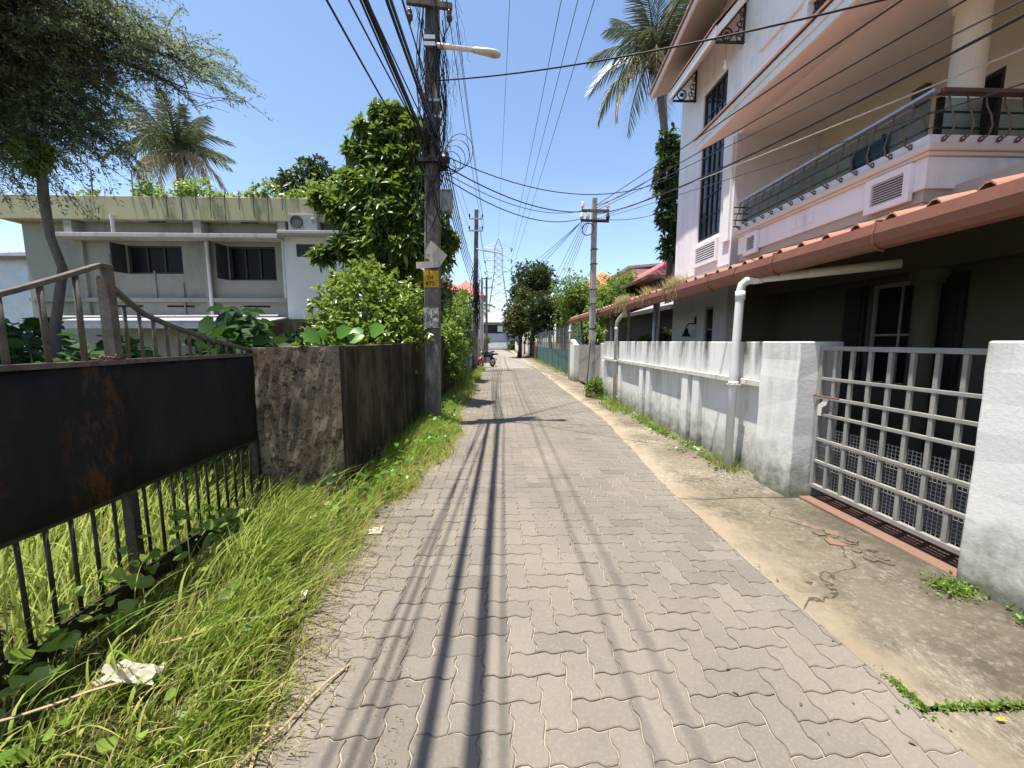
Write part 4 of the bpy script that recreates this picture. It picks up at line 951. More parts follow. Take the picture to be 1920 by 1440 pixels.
# ================================================================== FURTHER ALONG THE LANE, LEFT
t = thing('garden_wall', 'overgrown dark wall hidden under creepers past the near pole', 'wall', (-1.6, 13, 0)); rough_wall((-1.52, 10.35), (-1.45, 15.4), .2, 1.7, 1.7, 22, 14).build('wall_body', M['mossy'], t)
t = thing('lavender_wall', 'pale lavender wall panel left of the motorcycle', 'wall', (-1.55, 18.6, 0)); MB().box(-1.72, -1.50, 15.5, 21.7, -.1, 1.85).build('wall_body', M['lavender'], t)
MB().box(-1.75, -1.42, 15.5, 15.8, -.1, 1.95).build('pillar', M['pole_mid'], t); MB().box(-1.75, -1.42, 19.2, 19.5, -.1, 1.95).build('pillar', M['left_ledge'], t)
t = thing('cream_wall', 'cream compound wall behind the motorcycle and pale poles', 'wall', (-1.9, 32, 0)); MB().box(-1.95, -1.75, 22, 46, -.1, 1.75).build('wall_body', M['left_parapet'], t); MB().box(-2.0, -1.7, 22, 22.35, -.1, 1.9).build('pillar', M['left_ledge'], t)
t = thing('lean_to', 'dark lean-to roof among the creepers behind the near pole', 'shed', (-2.9, 13.2, 0))
MB().prism([(-4.6, 11.6, 2.75), (-1.75, 11.6, 2.25), (-1.75, 11.6, 2.29), (-4.6, 11.6, 2.79)], (0,2.6,0)).build('roof', M['slab_roof'], t); MB().box(-4.5, -1.85, 12.0, 14.0, -.1, 2.25).build('wall_body', M['fascia'], t)
def hip_house(lab, x0, x1, y0, y1, zw, zr, roof, wall, ov=.6, wins=()):
    t = thing('house', lab, 'house', ((x0+x1)/2, (y0+y1)/2, 0)); MB().box(x0, x1, y0, y1, -.1, zw).build('wall', wall, t)
    a, b, c, d = x0-ov, x1+ov, y0-ov, y1+ov; L = min(b-a, d-c)/2; z0 = zw-.05
    if b-a > d-c: r0, r1 = (a+L, (c+d)/2, zr), (b-L, (c+d)/2, zr)
    else: r0, r1 = ((a+b)/2, c+L, zr), ((a+b)/2, d-L, zr)
    V = [(a,c,z0),(b,c,z0),(b,d,z0),(a,d,z0), r0, r1]
    F = [(0,1,5,4),(1,2,5),(2,3,4,5),(3,0,4)] if b-a > d-c else [(0,1,4),(1,2,5,4),(2,3,5),(3,0,4,5)]
    rf = MB().add(V, F + [(3,2,1,0)]).build('roof', roof, t)
    for p, q in ((V[0], V[1]), (V[0], V[3])): MB().bar((p[0], p[1], p[2]-.04), (q[0], q[1], q[2]-.04), .06, .14).build('eave_board', M['fascia'], rf)
    rb = MB()
    for k in range(int((b-a)/.3)):
        x = a + .3*k + .15; tx = min(1, (x-a)/L, (b-x)/L) if b-a > d-c else min(1, (x-a)/((b-a)/2), (b-x)/((b-a)/2))
        rb.bar((x, c, z0+.03), (x, c + tx*L*.98, z0 + (zr-z0)*tx*.98 + .03), .05, .05)
    rb.build('roof_ribs', roof, rf)['kind'] = 'stuff'
    for (wx0, wx1, wz0, wz1) in wins:
        w_ = MB().box(wx0, wx1, y0-.03, y0-.003, wz0, wz1).build('window', M['frame_grey'], t); MB().box(wx0+.08, wx1-.08, y0-.05, y0-.032, wz0+.08, wz1-.08).build('pane', M['glass'], w_)
    return t
hip_house('house with bright red sheet roof behind the carport', 7.2, 14, 17.5, 26, 4.4, 6.7, M['tile_red'], M['fascia'], .75, ((7.6, 9.0, 2.2, 3.5),))
hip_house('house with faded orange clay roof behind the light green trees', 5.6, 12.5, 31, 38, 5.0, 7.6, M['tile_orange'], M['left_parapet'], .7)
hip_house('low dark house standing open under the far carport', 5.6, 9.5, 12.2, 16.2, 2.7, 3.5, M['slab_roof'], M['fascia'], .3, ((6.2, 7.0, 1.0, 2.1), (7.6, 8.6, 1.0, 2.1)))
t = thing('house', 'grey flat-roofed block rising behind the red roof', 'house', (10.5, 30, 0)); MB().box(9.4, 13, 27.5, 33, -.1, 6.6).build('wall', M['left_white'], t); MB().prism([(9.0, 27.2, 6.6), (13.4, 27.2, 7.0), (13.4, 27.2, 7.15), (9.0, 27.2, 6.75)], (0,6.2,0)).build('roof', M['slab_roof'], t)
hip_house('small red-roofed house behind the creepers on the left', -7.5, -2.9, 30, 36, 5.4, 6.9, M['tile_red'], M['left_white'], .5)
hip_house('far red-roofed house beside the lane-end poles', -5.5, -1.9, 44, 50, 6.6, 8.6, M['tile_red'], M['left_white'], .5)
eh = thing('house', 'grey house facing the far end of the lane with white square sign', 'house', (0, 75, 0))
MB().wallY(72, 72.3, -5, 4.4, -.2, 5.0, [(-4.4, 3.8, 3.0, 4.6)]).build('wall', M['lavender'], eh); MB().box(-5, 4.4, 72.4, 78, -.2, 5.0).build('dark_inside', M['iron'], eh)
MB().prism([(-5.6, 71.2, 4.9), (5.0, 71.2, 4.9), (4.0, 76, 7.0), (-4.6, 76, 7.0)], (0,0,.12)).build('roof', M['slab_roof'], eh)
MB().box(-.2, .75, 71.85, 71.98, 3.3, 4.4).build('sign_board', M['pvc'], eh)
MB().box(-8, 9, 71.0, 71.25, -.2, 1.35).thing('end_wall', M['pier'], 'low pale wall closing the far end of the lane', 'wall')
hip_house('pale blue-white house far left behind the leaning trunk', -30, -21, 22, 28, 6.0, 6.9, M['slab_roof'], M['pale_blue'], .3)
# ================================================================== PYLON
py = thing('pylon', 'lattice steel transmission pylon rising over the lane end', 'pylon', (.0, 82, 0))
def hw(z): return float(np.interp(z, [0, 10, 16, 20.5, 22.4], [3.1, 1.75, .85, .8, .05]))
lv = [0, 2.6, 5, 7.2, 9.2, 11, 12.6, 14.2, 15.6, 16.8, 18.0, 19.2, 20.5, 22.4]
for sx, sy in ((1,1), (1,-1), (-1,1), (-1,-1)): MB().tube([(sx*hw(z), 82+sy*hw(z), z) for z in lv], .075, 4).build('leg', M['pylon'], py)
br = MB()
for a, b in zip(lv, lv[1:-1]):
    for s in (1, -1):
        br.cyl((-hw(a), 82+s*hw(a), a), (hw(b), 82+s*hw(b), b), .045, n=4).cyl((hw(a), 82+s*hw(a), a), (-hw(b), 82+s*hw(b), b), .045, n=4)
        br.cyl((s*hw(a), 82-hw(a), a), (s*hw(b), 82+hw(b), b), .045, n=4)
    br.cyl((-hw(b), 82-hw(b), b), (hw(b), 82-hw(b), b), .045, n=4)
br.build('bracing', M['pylon'], py)
for z in (15.9, 18.2, 20.5):
    for s in (1, -1):
        ar = MB(); ar.cyl((s*hw(z), 81.4, z-.1), (s*2.9, 82, z), .05, n=4).cyl((s*hw(z), 82.6, z-.1), (s*2.9, 82, z), .05, n=4).cyl((s*hw(z), 82, z+1.0), (s*2.9, 82, z+.02), .05, n=4)
        a = ar.build('arm', M['pylon'], py); MB().cyl((s*2.85, 82, z-.05), (s*2.6, 81.6, z-.7), .13, n=6).build('insulator', M['brown_porcelain'], a)
# ================================================================== LEFT BUILDING
lb = thing('building', 'mildewed cream two-storey building with flat roof, dark windows and concrete ledge', 'building', (-10.5, 16, 0))
LY = 13.7
MB().wallY(LY, LY+.25, -15.6, -5.0, -.1, 5.45, [(-12.37, -10.57, 3.80, 4.72), (-9.08, -7.51, 3.60, 4.72)]).build('wall', M['left_wall'], lb)
MB().box(-15.6, -15.35, LY+.25, 20, -.1, 5.45).build('side_wall', M['left_wall'], lb)
MB().box(-15.85, -4.9, LY-.42, LY-.22, 5.42, 6.15).build('parapet', M['left_parapet'], lb, bevel=.02)
MB().box(-15.85, -15.6, LY-.22, 20, 5.42, 6.15).build('parapet', M['left_parapet'], lb, bevel=.02)
MB().box(-15.6, -4.9, LY-.22, 20, 5.452, 5.60).build('roof_slab', M['left_ledge'], lb)
MB().box(-14.0, -7.12, LY-.55, LY-.003, 4.86, 4.99).build('ledge', M['left_ledge'], lb, bevel=.015)
MB().box(-7.10, -4.9, LY-.60, LY-.003, 5.0, 5.10).build('ledge', M['left_ledge'], lb, bevel=.015)
for x in (-13.75, -9.72, -7.05): MB().box(x-.12, x+.12, LY-.40, LY-.003, 5.0 if x < -7.1 else 5.11, 5.41).build('bracket', M['left_wall'], lb)
for x in (-13.75, -9.72): MB().box(x-.10, x+.10, LY-.11, LY-.003, 2.35, 4.85).build('pilaster', M['left_wall'], lb)
MB().box(-7.10, -4.9, LY-.20, LY-.004, 2.3, 4.99).build('annex_wall', M['left_white'], lb)
MB().box(-15.5, -7.12, LY-.16, LY-.004, 2.86, 2.99).build('band', M['left_wall'], lb)
for x in (-12.9, -11.2, -8.7): MB().box(x, x+.9, LY-.012, LY-.002, 2.70, 2.76).build('slot', M['paint_black'], lb)
for x in (-11.2, -8.3): MB().box(x, x+.55, LY-.43, LY-.421, 5.33, 5.38).build('slot', M['paint_black'], lb)
for x0, x1, z0, z1 in ((-12.37, -10.57, 3.80, 4.72), (-9.08, -7.51, 3.60, 4.72)):
    w_ = MB().wallY(LY+.06, LY+.12, x0, x1, z0, z1, [(x0+.06, x1-.06, z0+.06, z1-.06)]).build('window', M['dark_wood'], lb)
    for k in range(3):
        a = x0+.06+(x1-x0-.12)*k/3; MB().box(a+.01, a+(x1-x0-.12)/3-.01, LY+.10, LY+.108, z0+.06, z1-.06).build('pane', M['black_glass'], w_)
        if k: MB().box(a-.02, a+.02, LY+.055, LY+.118, z0+.06, z1-.06).build('mullion', M['dark_wood'], w_)
    MB().prism([(x0-.02, LY-.01, z0), (x0-.10, LY-.45, z0), (x0-.07, LY-.46, z0), (x0+.01, LY-.03, z0)], (0,0,z1-z0)).build('shutter', M['dark_wood'], w_)
w_ = MB().box(-6.7, -6.1, LY-.215, LY-.205, 4.35, 4.75).build('window', M['dark_wood'], lb)
for x, z0, z1 in ((-12.25, 4.99, 5.55), (-9.62, 2.4, 4.85), (-7.15, 3.0, 5.3)): MB().cyl((x, LY-.5 if z0 > 4.9 else LY-.17, z0), (x, LY-.5 if z0 > 4.9 else LY-.17, z1), .05, n=8).build('pipe', M['pvc'], lb)
for x, z0, z1 in ((-11.5, 2.99, 3.9), (-10.6, 2.4, 3.5), (-12.9, 3.0, 4.4)): MB().cyl((x, LY-.03, z0), (x, LY-.03, z1), .025, n=6).build('conduit', M['left_wall'], lb)
aw = MB().prism([(-13.4, LY-.02, 2.35), (-13.4, LY-1.3, 2.15), (-13.4, LY-1.3, 2.19), (-13.4, LY-.02, 2.39)], (6.3,0,0)).build('awning', M['awning'], lb)
MB().cyl((-13.5, LY-1.34, 2.28), (-6.8, LY-1.34, 2.33), .04, n=8).build('awning_gutter', M['left_ledge'], aw)
MB().box(-13.4, -7.0, LY-1.28, LY-1.25, 1.95, 2.14).build('valance', M['awning'], aw)
MB().box(-9.0, -7.9, LY-.02, LY-.003, .6, 1.95).build('doorway', M['paint_black'], lb)
ac = thing('air_conditioner', 'grey air-conditioner unit on the ledge of the cream building', 'air conditioner', (-6.3, 13.3, 5.1))
MB().box(-6.75, -5.85, 13.16, 13.46, 5.12, 5.62).build('casing', M['ac'], ac, bevel=.015); MB().ring((-6.48, 13.15, 5.37), .19, .012, (0,1,0), 20, 5).build('fan_guard', M['iron'], ac); MB().cyl((-6.48, 13.148, 5.37), (-6.48, 13.16, 5.37), .17, n=18).build('fan', M['fascia'], ac)
MB().box(-6.02, -5.92, 13.15, 13.158, 5.45, 5.52).build('badge', M['pvc'], ac)
for k, x in enumerate((-14.3, -12.5, -11.2, -9.9)): 
    pass
rp_ = MB().box(-12.8, -8.4, 15.2, 18.2, 6.45, 6.58).thing('roof_shelter', M['slab_roof'], 'low grey shelter slab on the roof of the cream building', 'shelter')
for x in (-12.6, -10.6, -8.6): MB().box(x, x+.12, 15.3, 15.42, 5.6, 6.45).build('post', M['left_ledge'], rp_)
for x, y in ((-14.6, 13.4), (-13.0, 13.45), (-11.75, 13.45)):
    t = thing('roof_rod', 'thin rusty reinforcement rod standing up from the mildewed parapet', 'rod', (x, y, 6.15), 'rods along the parapet'); MB().cyl((x, y, 6.1), (x+.03, y, 7.0), .018, n=5).build('rod', M['rust'], t)
# ================================================================== MOTORCYCLE
mc = thing('motorcycle', 'parked black motorcycle with orange front wheel on the left verge', 'motorcycle', (-.95, 23.0, 0)); mx = -.95
def wheel(y, r, rim):
    w_ = MB().ring((mx, y, r), r-.055, .055, (1,0,0), 24, 8).build('wheel', M['rubber'], mc, smooth=True)
    rr = MB().ring((mx, y, r), r-.115, .022, (1,0,0), 22, 6).cyl((mx-.05, y, r), (mx+.05, y, r), .05)
    for k in range(5): a = k*2*math.pi/5; rr.bar((mx, y+.04*math.cos(a), r+.04*math.sin(a)), (mx, y+(r-.12)*math.cos(a), r+(r-.12)*math.sin(a)), .05, .045, (1,0,0))
    rr.build('rim', rim, w_)
wheel(22.55, .30, M['orange']); wheel(23.85, .30, M['orange'])
for s in (-.09, .09): MB().cyl((mx+s, 22.55, .30), (mx+s*.8, 22.83, .98), .028, n=8).build('fork', M['chrome'], mc)
MB().prism([(mx-.07, 22.38, .52), (mx-.07, 22.60, .66), (mx-.07, 22.86, .60), (mx-.07, 22.84, .55), (mx-.07, 22.60, .615), (mx-.07, 22.42, .50)], (.14,0,0)).build('front_fender', M['orange'], mc)
MB().ell((mx, 22.72, .90), .11, .09, .13).build('headlight', M['bike_black'], mc, smooth=True); MB().ell((mx, 22.645, .90), .07, .03, .09).build('lens', M['lens'], mc, smooth=True)
MB().tube([(mx-.36, 22.98, 1.08), (mx-.20, 22.86, 1.05), (mx, 22.84, 1.02), (mx+.20, 22.86, 1.05), (mx+.36, 22.98, 1.08)], .016, 8).build('handlebar', M['bike_black'], mc)
for s in (-1, 1): m_ = MB().tube([(mx+s*.27, 22.9, 1.07), (mx+s*.33, 22.86, 1.24)], .008, 6).build('mirror', M['bike_black'], mc); MB().ell((mx+s*.34, 22.86, 1.27), .06, .015, .04).build('mirror_glass', M['chrome'], m_)
MB().ell((mx, 23.1, .86), .16, .28, .15).build('tank', M['bike_black'], mc, smooth=True); MB().prism([(mx-.11, 23.3, .80), (mx-.11, 23.95, .90), (mx-.11, 23.9, .97), (mx-.11, 23.5, .86), (mx-.11, 23.3, .88)], (.22,0,0)).build('seat', M['bike_black'], mc, bevel=.02)
MB().box(mx-.13, mx+.13, 23.0, 23.4, .28, .62).build('engine', M['galv'], mc, bevel=.03); MB().prism([(mx-.05, 22.9, .78), (mx-.05, 23.9, .75), (mx-.05, 23.5, .30), (mx-.05, 23.2, .30)], (.1,0,0)).build('frame', M['bike_black'], mc)
MB().cyl((mx+.14, 23.2, .32), (mx+.16, 24.0, .45), .045, .06).build('exhaust', M['chrome'], mc); mc.location = (-.82, 23.0, 0); mc.rotation_euler.z = -.55
MB().cyl((mx-.1, 23.3, .3), (mx-.32, 23.2, .0), .012, n=6).build('side_stand', M['iron'], mc)
MB().prism([(mx-.06, 23.85, .84), (mx-.06, 24.2, .78), (mx-.06, 24.2, .74), (mx-.06, 23.85, .74)], (.12,0,0)).build('tail', M['bike_black'], mc)
# ================================================================== CABLES
def sag_pts(p0, p1, sag, n=18):
    p0 = Vector(p0); p1 = Vector(p1); return [p0.lerp(p1, i/n) - Vector((0,0,4*sag*(i/n)*(1-i/n))) for i in range(n+1)]
def cable(p0, p1, sag, r, mat, label, group=None, name='cable', n=18):
    mb = MB().tube(sag_pts(p0, p1, sag, n), r, 5); o = link(mb.data(name, M[mat], p0, True), name); o.location = p0; ORG[o.name] = Vector(p0)
    tag(o, label, 'cable', group); return o
# thick bundle from the near pole back over the viewer
cr = random.Random(4)
for k, (X, z, r_) in enumerate(((-1.20,4.70,.011),(-1.185,4.74,.016),(-1.165,4.72,.010),(-1.18,4.80,.010),(-1.07,4.98,.018),(-1.05,5.02,.014),(-1.03,4.96,.016),(-1.06,5.08,.010),(-.98,5.16,.009))):
    cable((X+.02, 7.0-.01*k, z), (X - .10 + .02*cr.uniform(-1,1), -14, z + .35), .45, r_, 'cable', 'black cable in the thick bundle running from the dark pole over the viewer', 'bundle over the viewer')
for k, (X, z, xe) in enumerate(((-1.30, 5.0, -2.3), (-1.26, 5.25, -2.1), (-1.25, 4.4, -1.75))):
    cable((X, 7.02, z), (xe, -12, z+.2), .35, .010, 'cable', ('single black cable sagging left of the thick overhead bundle', 'thin black cable just inside the sagging single cable', 'black cable lowest on the left side of the dark pole')[k])
for k, (x, z) in enumerate(((-.76, 6.80), (-.66, 6.80), (-1.44, 6.85), (-.72, 7.42), (-1.42, 7.42))):
    cable((pat(z).x + x + 1.06, 6.96, z-.05), (x-.02, 20, 7.72 if z > 7 else 7.2), .25, .007, 'cable_thin', 'thin power line strung between the dark pole and the slim brown pole', 'lines between the left poles')
    if k in (1, 4): continue
    cable((pat(z).x + x + 1.06, 6.95, z-.05), (x + .05, -18, z+.1), .3, .0085, 'cable_thin', 'power line from the dark pole crossarm back over the viewer', 'power lines over the viewer')
for k in range(5):
    cable((-.98+.03*k, 7.0, 4.40+.06*k), (-1.10+.05*k, 20, 3.9+.35*k), .30+.13*k, .011, 'cable', 'slack black cable in the bundle between the dark pole and the slim brown pole', 'slack bundle along the lane')
for k in range(6):
    cable((-1.1+.04*k, 19.9, 4.1+.5*k if k < 4 else 7.2), (-1.2+.06*k, 40, 4.6+.5*k if k < 4 else 7.7), .5, .010, 'cable_thin', 'wire between the slim brown pole and the farthest thin pole', 'far wires along the lane')
# across the lane
cable((-.98, 6.98, 5.86), (3.62, 3.56, 4.55), .12, .011, 'cable', 'twisted service cable crossing from the dark pole to the white house')
cable((-.90, 6.98, 4.68), (4.50, 10.05, 5.70), .55, .009, 'cable', 'slack cable from the dark pole to the corner of the white house')
cable((-.90, 6.98, 4.52), (2.45, 11.0, 5.10), .25, .012, 'cable', 'thick slack cable from the dark pole to the top of the right-hand pole')
cable((-.92, 6.98, 4.42), (2.50, 11.0, 5.16), .33, .007, 'cable', 'thin slack wire under the thick cable to the right-hand pole')
cable((-.90, 6.98, 4.32), (2.28, 11.0, 4.90), .32, .010, 'cable', 'lowest cable from the dark pole to the white insulator on the right-hand pole')
for k, (e, z, r, m_, s, lab) in enumerate((((3.0,2.82,4.04), 5.30, .008, 'cable', .02, 'topmost dark cable passing in front of the balcony eave'), ((3.0,2.42,3.72), 5.22, .007, 'cable', .05, 'second dark cable crossing the peach soffit'),
        ((3.0,2.27,3.57), 5.05, .011, 'cable', .28, 'thickest slack cable drooping across the house front'), ((3.1,2.25,3.53), 5.16, .006, 'cable_thin', .02, 'thin grey wire just above the thick drooping cable'),
        ((3.1,2.20,3.27), 4.94, .006, 'cable_pale', .06, 'pale wire passing in front of the balcony railing'), ((3.2,2.25,3.09), 4.90, .005, 'cable_thin', .03, 'lowest thin wire crossing below the balcony railing'))):
    d = Vector(e) - Vector((2.72, 11.1, z)); cable((2.72, 11.1, z), Vector(e) + d*.25, s, r, m_, lab)
for k in range(3): cable((2.30, 11.05, 4.84), (-1.2+.2*k, 40, 7.0-.3*k), .5+.15*k, .008, 'cable_thin', 'wire slanting from the right-hand pole to the farthest thin pole', 'wires slanting down the lane')
for k in range(5): cable((2.32+.05*k, 11.05, 4.84), (2.2+.6*k, 24+3*k, 3.6), .25, .007, 'cable_thin', 'wire dropping from the right-hand pole into the roadside trees', 'wires into the roadside trees')
for k, (e, z) in enumerate((((4.6, 10.2, 6.2), 5.3), ((4.6, 10.25, 5.6), 5.1), ((4.6, 10.25, 5.0), 4.95))): cable((2.74, 11.12, z), e, .15, .008, 'cable', 'service wire from the right-hand pole to the house corner', 'service wires to the house corner')
for k, (X, zt) in enumerate(((3.24, 20.2), (4.08, 18.0), (4.91, 15.7))):
    a = Vector((2.62, 81.7, zt)); b = Vector((X, 22, 19.15)); cable(a, b + (b-a)*.6, .4, .022, 'cable_thin', 'high transmission line running from the pylon over the lane', 'transmission lines', n=24)
a = Vector((0, 82, 22.4)); b = Vector((.62, 22, 19.06)); cable(a, b + (b-a)*.6, .3, .016, 'cable_thin', 'single earth wire from the tip of the pylon')
# tangle hugging the near pole
tg = MB(); cr = random.Random(9)
for k in range(46):
    z0 = cr.uniform(3.2, 6.0); z1 = min(8.2, z0 + cr.uniform(1.0, 3.2)); ph = cr.uniform(-1.2, 1.5); rr0 = cr.uniform(.15, .24); P = []
    for j in range(9):
        t = j/8; z = z0+(z1-z0)*t; c = pat(z); a = ph + .5*math.sin(t*5+k); P.append((c.x + rr0*math.sin(a)*1.1 + .05*math.sin(t*7+k), c.y - rr0*abs(math.cos(a)), z))
    tg.tube(P, cr.uniform(.004, .010), 4)
for k in range(60):
    c = pat(cr.uniform(3.4, 7.6)); x = c.x + cr.uniform(.1, .45)*(1 if k % 4 else -.7); z = c.z; P = [(x, c.y-.1+cr.uniform(-.1,.15), z)]
    for j in range(6): x += cr.uniform(-.06, .06); z -= cr.uniform(.04, .16); P.append((x, P[0][1]+cr.uniform(-.04,.04), z))
    tg.tube(P, .0028, 3)
for k in range(5):
    c = Vector((-.85+.05*k, 6.95, 4.5+.06*k)); tg.ring(c, .14+.03*k, .006, (.2*k-.3, 1, .2), 18, 4)
tg.ell((-.92, 6.95, 4.62), .10, .09, .12, 10, 6, .25, 3)
tg.thing('cable_tangle', M['cable'], 'tangle of loose black wires and dead creeper round the dark pole', 'cables', kind='stuff')
t2 = MB()
for k in range(26):
    z0 = cr.uniform(1.6, 3.6); z1 = z0 + cr.uniform(.8, 2.4); x0 = -1.18 + cr.uniform(-.16, .22); P = [(x0 + .07*math.sin(j*1.3+k), 19.84 - .05*(k % 3), z0+(z1-z0)*j/6) for j in range(7)]
    t2.tube(P, cr.uniform(.010, .022), 4)
t2.thing('cable_tangle', M['cable'], 'dark clump of cables hanging on the slim brown pole', 'cables', kind='stuff')
# ================================================================== TREES
def tree(name, lab, base, trunk_top, r0, mat, clumps, L, W, seed, bark='bark', group=None, **kw):
    t = thing(name, lab, 'tree', base, group); tr = MB(); tp = Vector(trunk_top)
    tr.tube(limb_path(base, tp, 0, .06, 6, seed), [r0*(1-.5*j/6) for j in range(7)], 9)
    limbs(tr, tp, [c[0] for c in clumps], r0*.45, .012, seed)
    tr.build('trunk', M[bark], t, smooth=True); crown('crown', t, M[mat], clumps, L, W, seed, **kw); return t
# leafy tree behind the near pole
rs_ = random.Random(2)
cl = []
for (cx, cy, cz, r) in ((-2.30,9.5,6.55,.34),(-2.65,9.6,6.2,.36),(-2.05,9.4,6.15,.4),(-2.95,9.6,5.75,.36),(-2.4,9.5,5.65,.5),(-1.98,9.4,5.65,.42),(-3.35,9.6,5.2,.4),(-2.75,9.3,5.05,.5),(-2.05,9.3,4.95,.5),(-1.95,9.5,5.15,.36),(-3.75,9.6,4.6,.4),(-3.1,9.5,4.4,.5),(-2.4,9.1,4.35,.5),(-1.65,9.2,4.3,.5),(-1.4,9.6,3.95,.30),(-3.5,9.6,3.75,.4),(-2.8,9.3,3.7,.5),(-2.0,9.1,3.65,.5),(-1.45,9.4,3.55,.38),(-3.2,9.7,3.2,.4),(-2.3,9.4,3.1,.5),(-4.15,9.6,4.85,.2),(-4.1,9.5,3.55,.24),(-2.7,9.5,6.75,.18),(-3.3,9.5,5.9,.24),(-2.0,9.5,6.1,.26),(-2.05,9.5,6.5,.22),(-3.05,9.5,6.35,.2),(-1.2,9.5,3.9,.22),(-1.9,9.6,4.7,.3)): cl.append(((cx,cy,cz), (r,r,r*.8), int(560*r*r)+26))
tree('leafy_tree', 'tall glossy dark green tree right behind the dark pole', (-2.4, 9.6, -.05), (-2.4, 9.5, 3.2), .11, 'leaf_big', cl, .21, .38, 5, k=6, droop=.3, out=.4, big=True, bias=2.0)
# bright bush in front
cl = []
for (cx, cy, cz, r) in ((-2.9,7.1,2.1,.5),(-2.3,7.0,2.35,.5),(-1.8,7.2,2.25,.5),(-2.6,6.8,1.6,.55),(-2.0,6.8,1.7,.55),(-1.55,7.1,1.75,.40),(-3.2,7.2,1.5,.42),(-2.35,7.2,2.75,.28),(-2.9,7.4,2.6,.25),(-2.4,6.9,1.0,.6),(-1.9,7,1.1,.4),(-3.0,7,1.0,.5)): cl.append(((cx,cy,cz), (r,r*.8,r), int(900*r*r)+90))
tree('bright_bush', 'sunlit bright green bush leaning over the mossy wall', (-2.4, 7.2, -.05), (-2.4, 7.1, .9), .05, 'leaf_bush', cl, .095, .55, 8, k=4, droop=.1, out=.5)
# creepers
def creeper(name, lab, clumps, mat='leaf_bush', L=.1, W=.7, seed=3, k=3, group=None):
    b = clumps[0][0]; t = thing(name, lab, 'creeper', (b[0], b[1], 0), group); s = MB()
    for i, c in enumerate(clumps): s.tube(limb_path((c[0][0], c[0][1], -.05), c[0], 0, .1, 5, seed+i), [.02,.018,.016,.014,.012,.01], 5)
    s.build('stem', M['bark'], t); crown('foliage', t, M[mat], clumps, L, W, seed, k=k, droop=.2); return t
creeper('creeper', 'light green creeper spilling over the wall past the dark pole', [((-1.45,11.2,1.7), (.4,.6,.5), 260), ((-1.40,12.2,2.2), (.4,.7,.6), 300), ((-1.35,13.4,1.4), (.3,.7,.7), 260), ((-1.3,11.0,.9), (.25,.5,.5), 150), ((-1.3,12.4,.8), (.25,.8,.5), 200)], 'leaf_light')
creeper('creeper', 'column of creeper climbing beside the lavender wall', [((-1.3,14.6,2.5), (.35,.5,.8), 300), ((-1.25,14.9,1.6), (.3,.5,.7), 260), ((-1.35,15.1,3.2), (.35,.5,.4), 160)], 'leaf_light', seed=14)
creeper('creeper', 'dark greenery filling the plot behind the creepered wall', [((-2.6,14.4,3.1), (.9,.8,.7), 420), ((-3.6,13.6,3.4), (1.0,.9,.8), 420), ((-2.0,12.4,3.2), (.6,.7,.6), 300), ((-2.2,17.5,2.8), (.6,1.2,.9), 360), ((-2.4,22,2.6), (.6,2.0,1.0), 380)], 'leaf_dark', .14, .5, 21, 4)
# feathery tree, trunk out of frame at left
ft = thing('feathery_tree', 'large feathery-leaved tree hanging in from upper left', 'tree', (-10.2, 6.6, 0))
fr = np.random.RandomState(12); fb = MB()
fb.tube(limb_path((-10.2, 6.6, -.1), (-9.6, 6.7, 5.2), 0, .05, 6, 2), [.26,.25,.23,.22,.2,.19,.17], 9)
ends = [(-5.0,6.9,5.6),(-5.3,7.2,6.2),(-5.9,6.6,5.5),(-6.3,7.4,6.8),(-7.0,6.3,7.4),(-7.4,7.6,6.2),(-8.0,6.4,5.2),(-6.6,7.0,4.9),(-8.6,7.4,7.8),(-5.6,6.2,6.7),(-7.2,5.4,6.6),(-8.2,5.2,5.8),(-7.0,6.8,4.75),(-7.9,7.0,4.8),(-4.85,7.0,6.0),(-6.5,7.0,5.15),(-7.7,6.4,4.5),(-8.6,6.9,4.5),(-5.3,7.1,5.7),(-8.3,6.0,5.2),(-6.2,4.3,7.4),(-5.0,4.6,7.2),(-7.4,4.4,7.6),(-5.2,5.4,7.7),(-6.4,3.7,7.6)]
paths = []
for i, e in enumerate(ends):
    p = limb_path((-9.6, 6.7, 5.0 + .05*i), e, .16, .10, 9, 30+i); fb.tube(p, [.075*(1-j/9)+.008 for j in range(10)], 6); paths.append(p)
fb.build('trunk', M['bark'], ft, smooth=True)
tw = MB(); lp = []
Pb, Db = [], []
for i, p in enumerate(paths):
    for j in range(3, 10):
        q = p[j]; m = 15 if j > 3 else 8
        for _ in range(m):
            d = Vector((fr.uniform(.1,1.0), fr.uniform(-.7,.7), fr.uniform(-.75,.45))).normalized(); Ln = fr.uniform(.5, 1.15)
            s = q + Vector((fr.uniform(-.35,.25), fr.uniform(-.4,.4), fr.uniform(-.2,.35)))
            pts = [s + d*Ln*t + Vector((0,0,-.30*Ln*t*t)) for t in (0,.33,.66,1)]
            if pts[-1].x > -6.05 and pts[-1].z < 5.6: continue
            tw.tube([q] + pts, [.008,.006,.005,.004,.003], 3)
            for t in np.linspace(.05, 1, 16):
                c = s + d*Ln*t + Vector((0,0,-.30*Ln*t*t)); 
                for _2 in range(5):
                    Pb.append(c); Db.append((d.x*.6+fr.normal()*.55, d.y*.6+fr.normal()*.55, -.12+fr.normal()*.45))
for _ in range(520):     # inner fill toward the trunk side
    c = Vector((fr.uniform(-10.5,-7.0), fr.uniform(5.2,8.4), fr.uniform(4.7,8.6))); d = Vector((fr.uniform(-.2,1), fr.normal()*.5, fr.normal()*.5)).normalized()
    for t in np.linspace(0, .8, 9):
        for _2 in range(4): Pb.append(c + d*t); Db.append((d.x*.6+fr.normal()*.55, d.y*.6+fr.normal()*.55, -.15+fr.normal()*.45))
tw.build('twigs', M['bark'], ft)
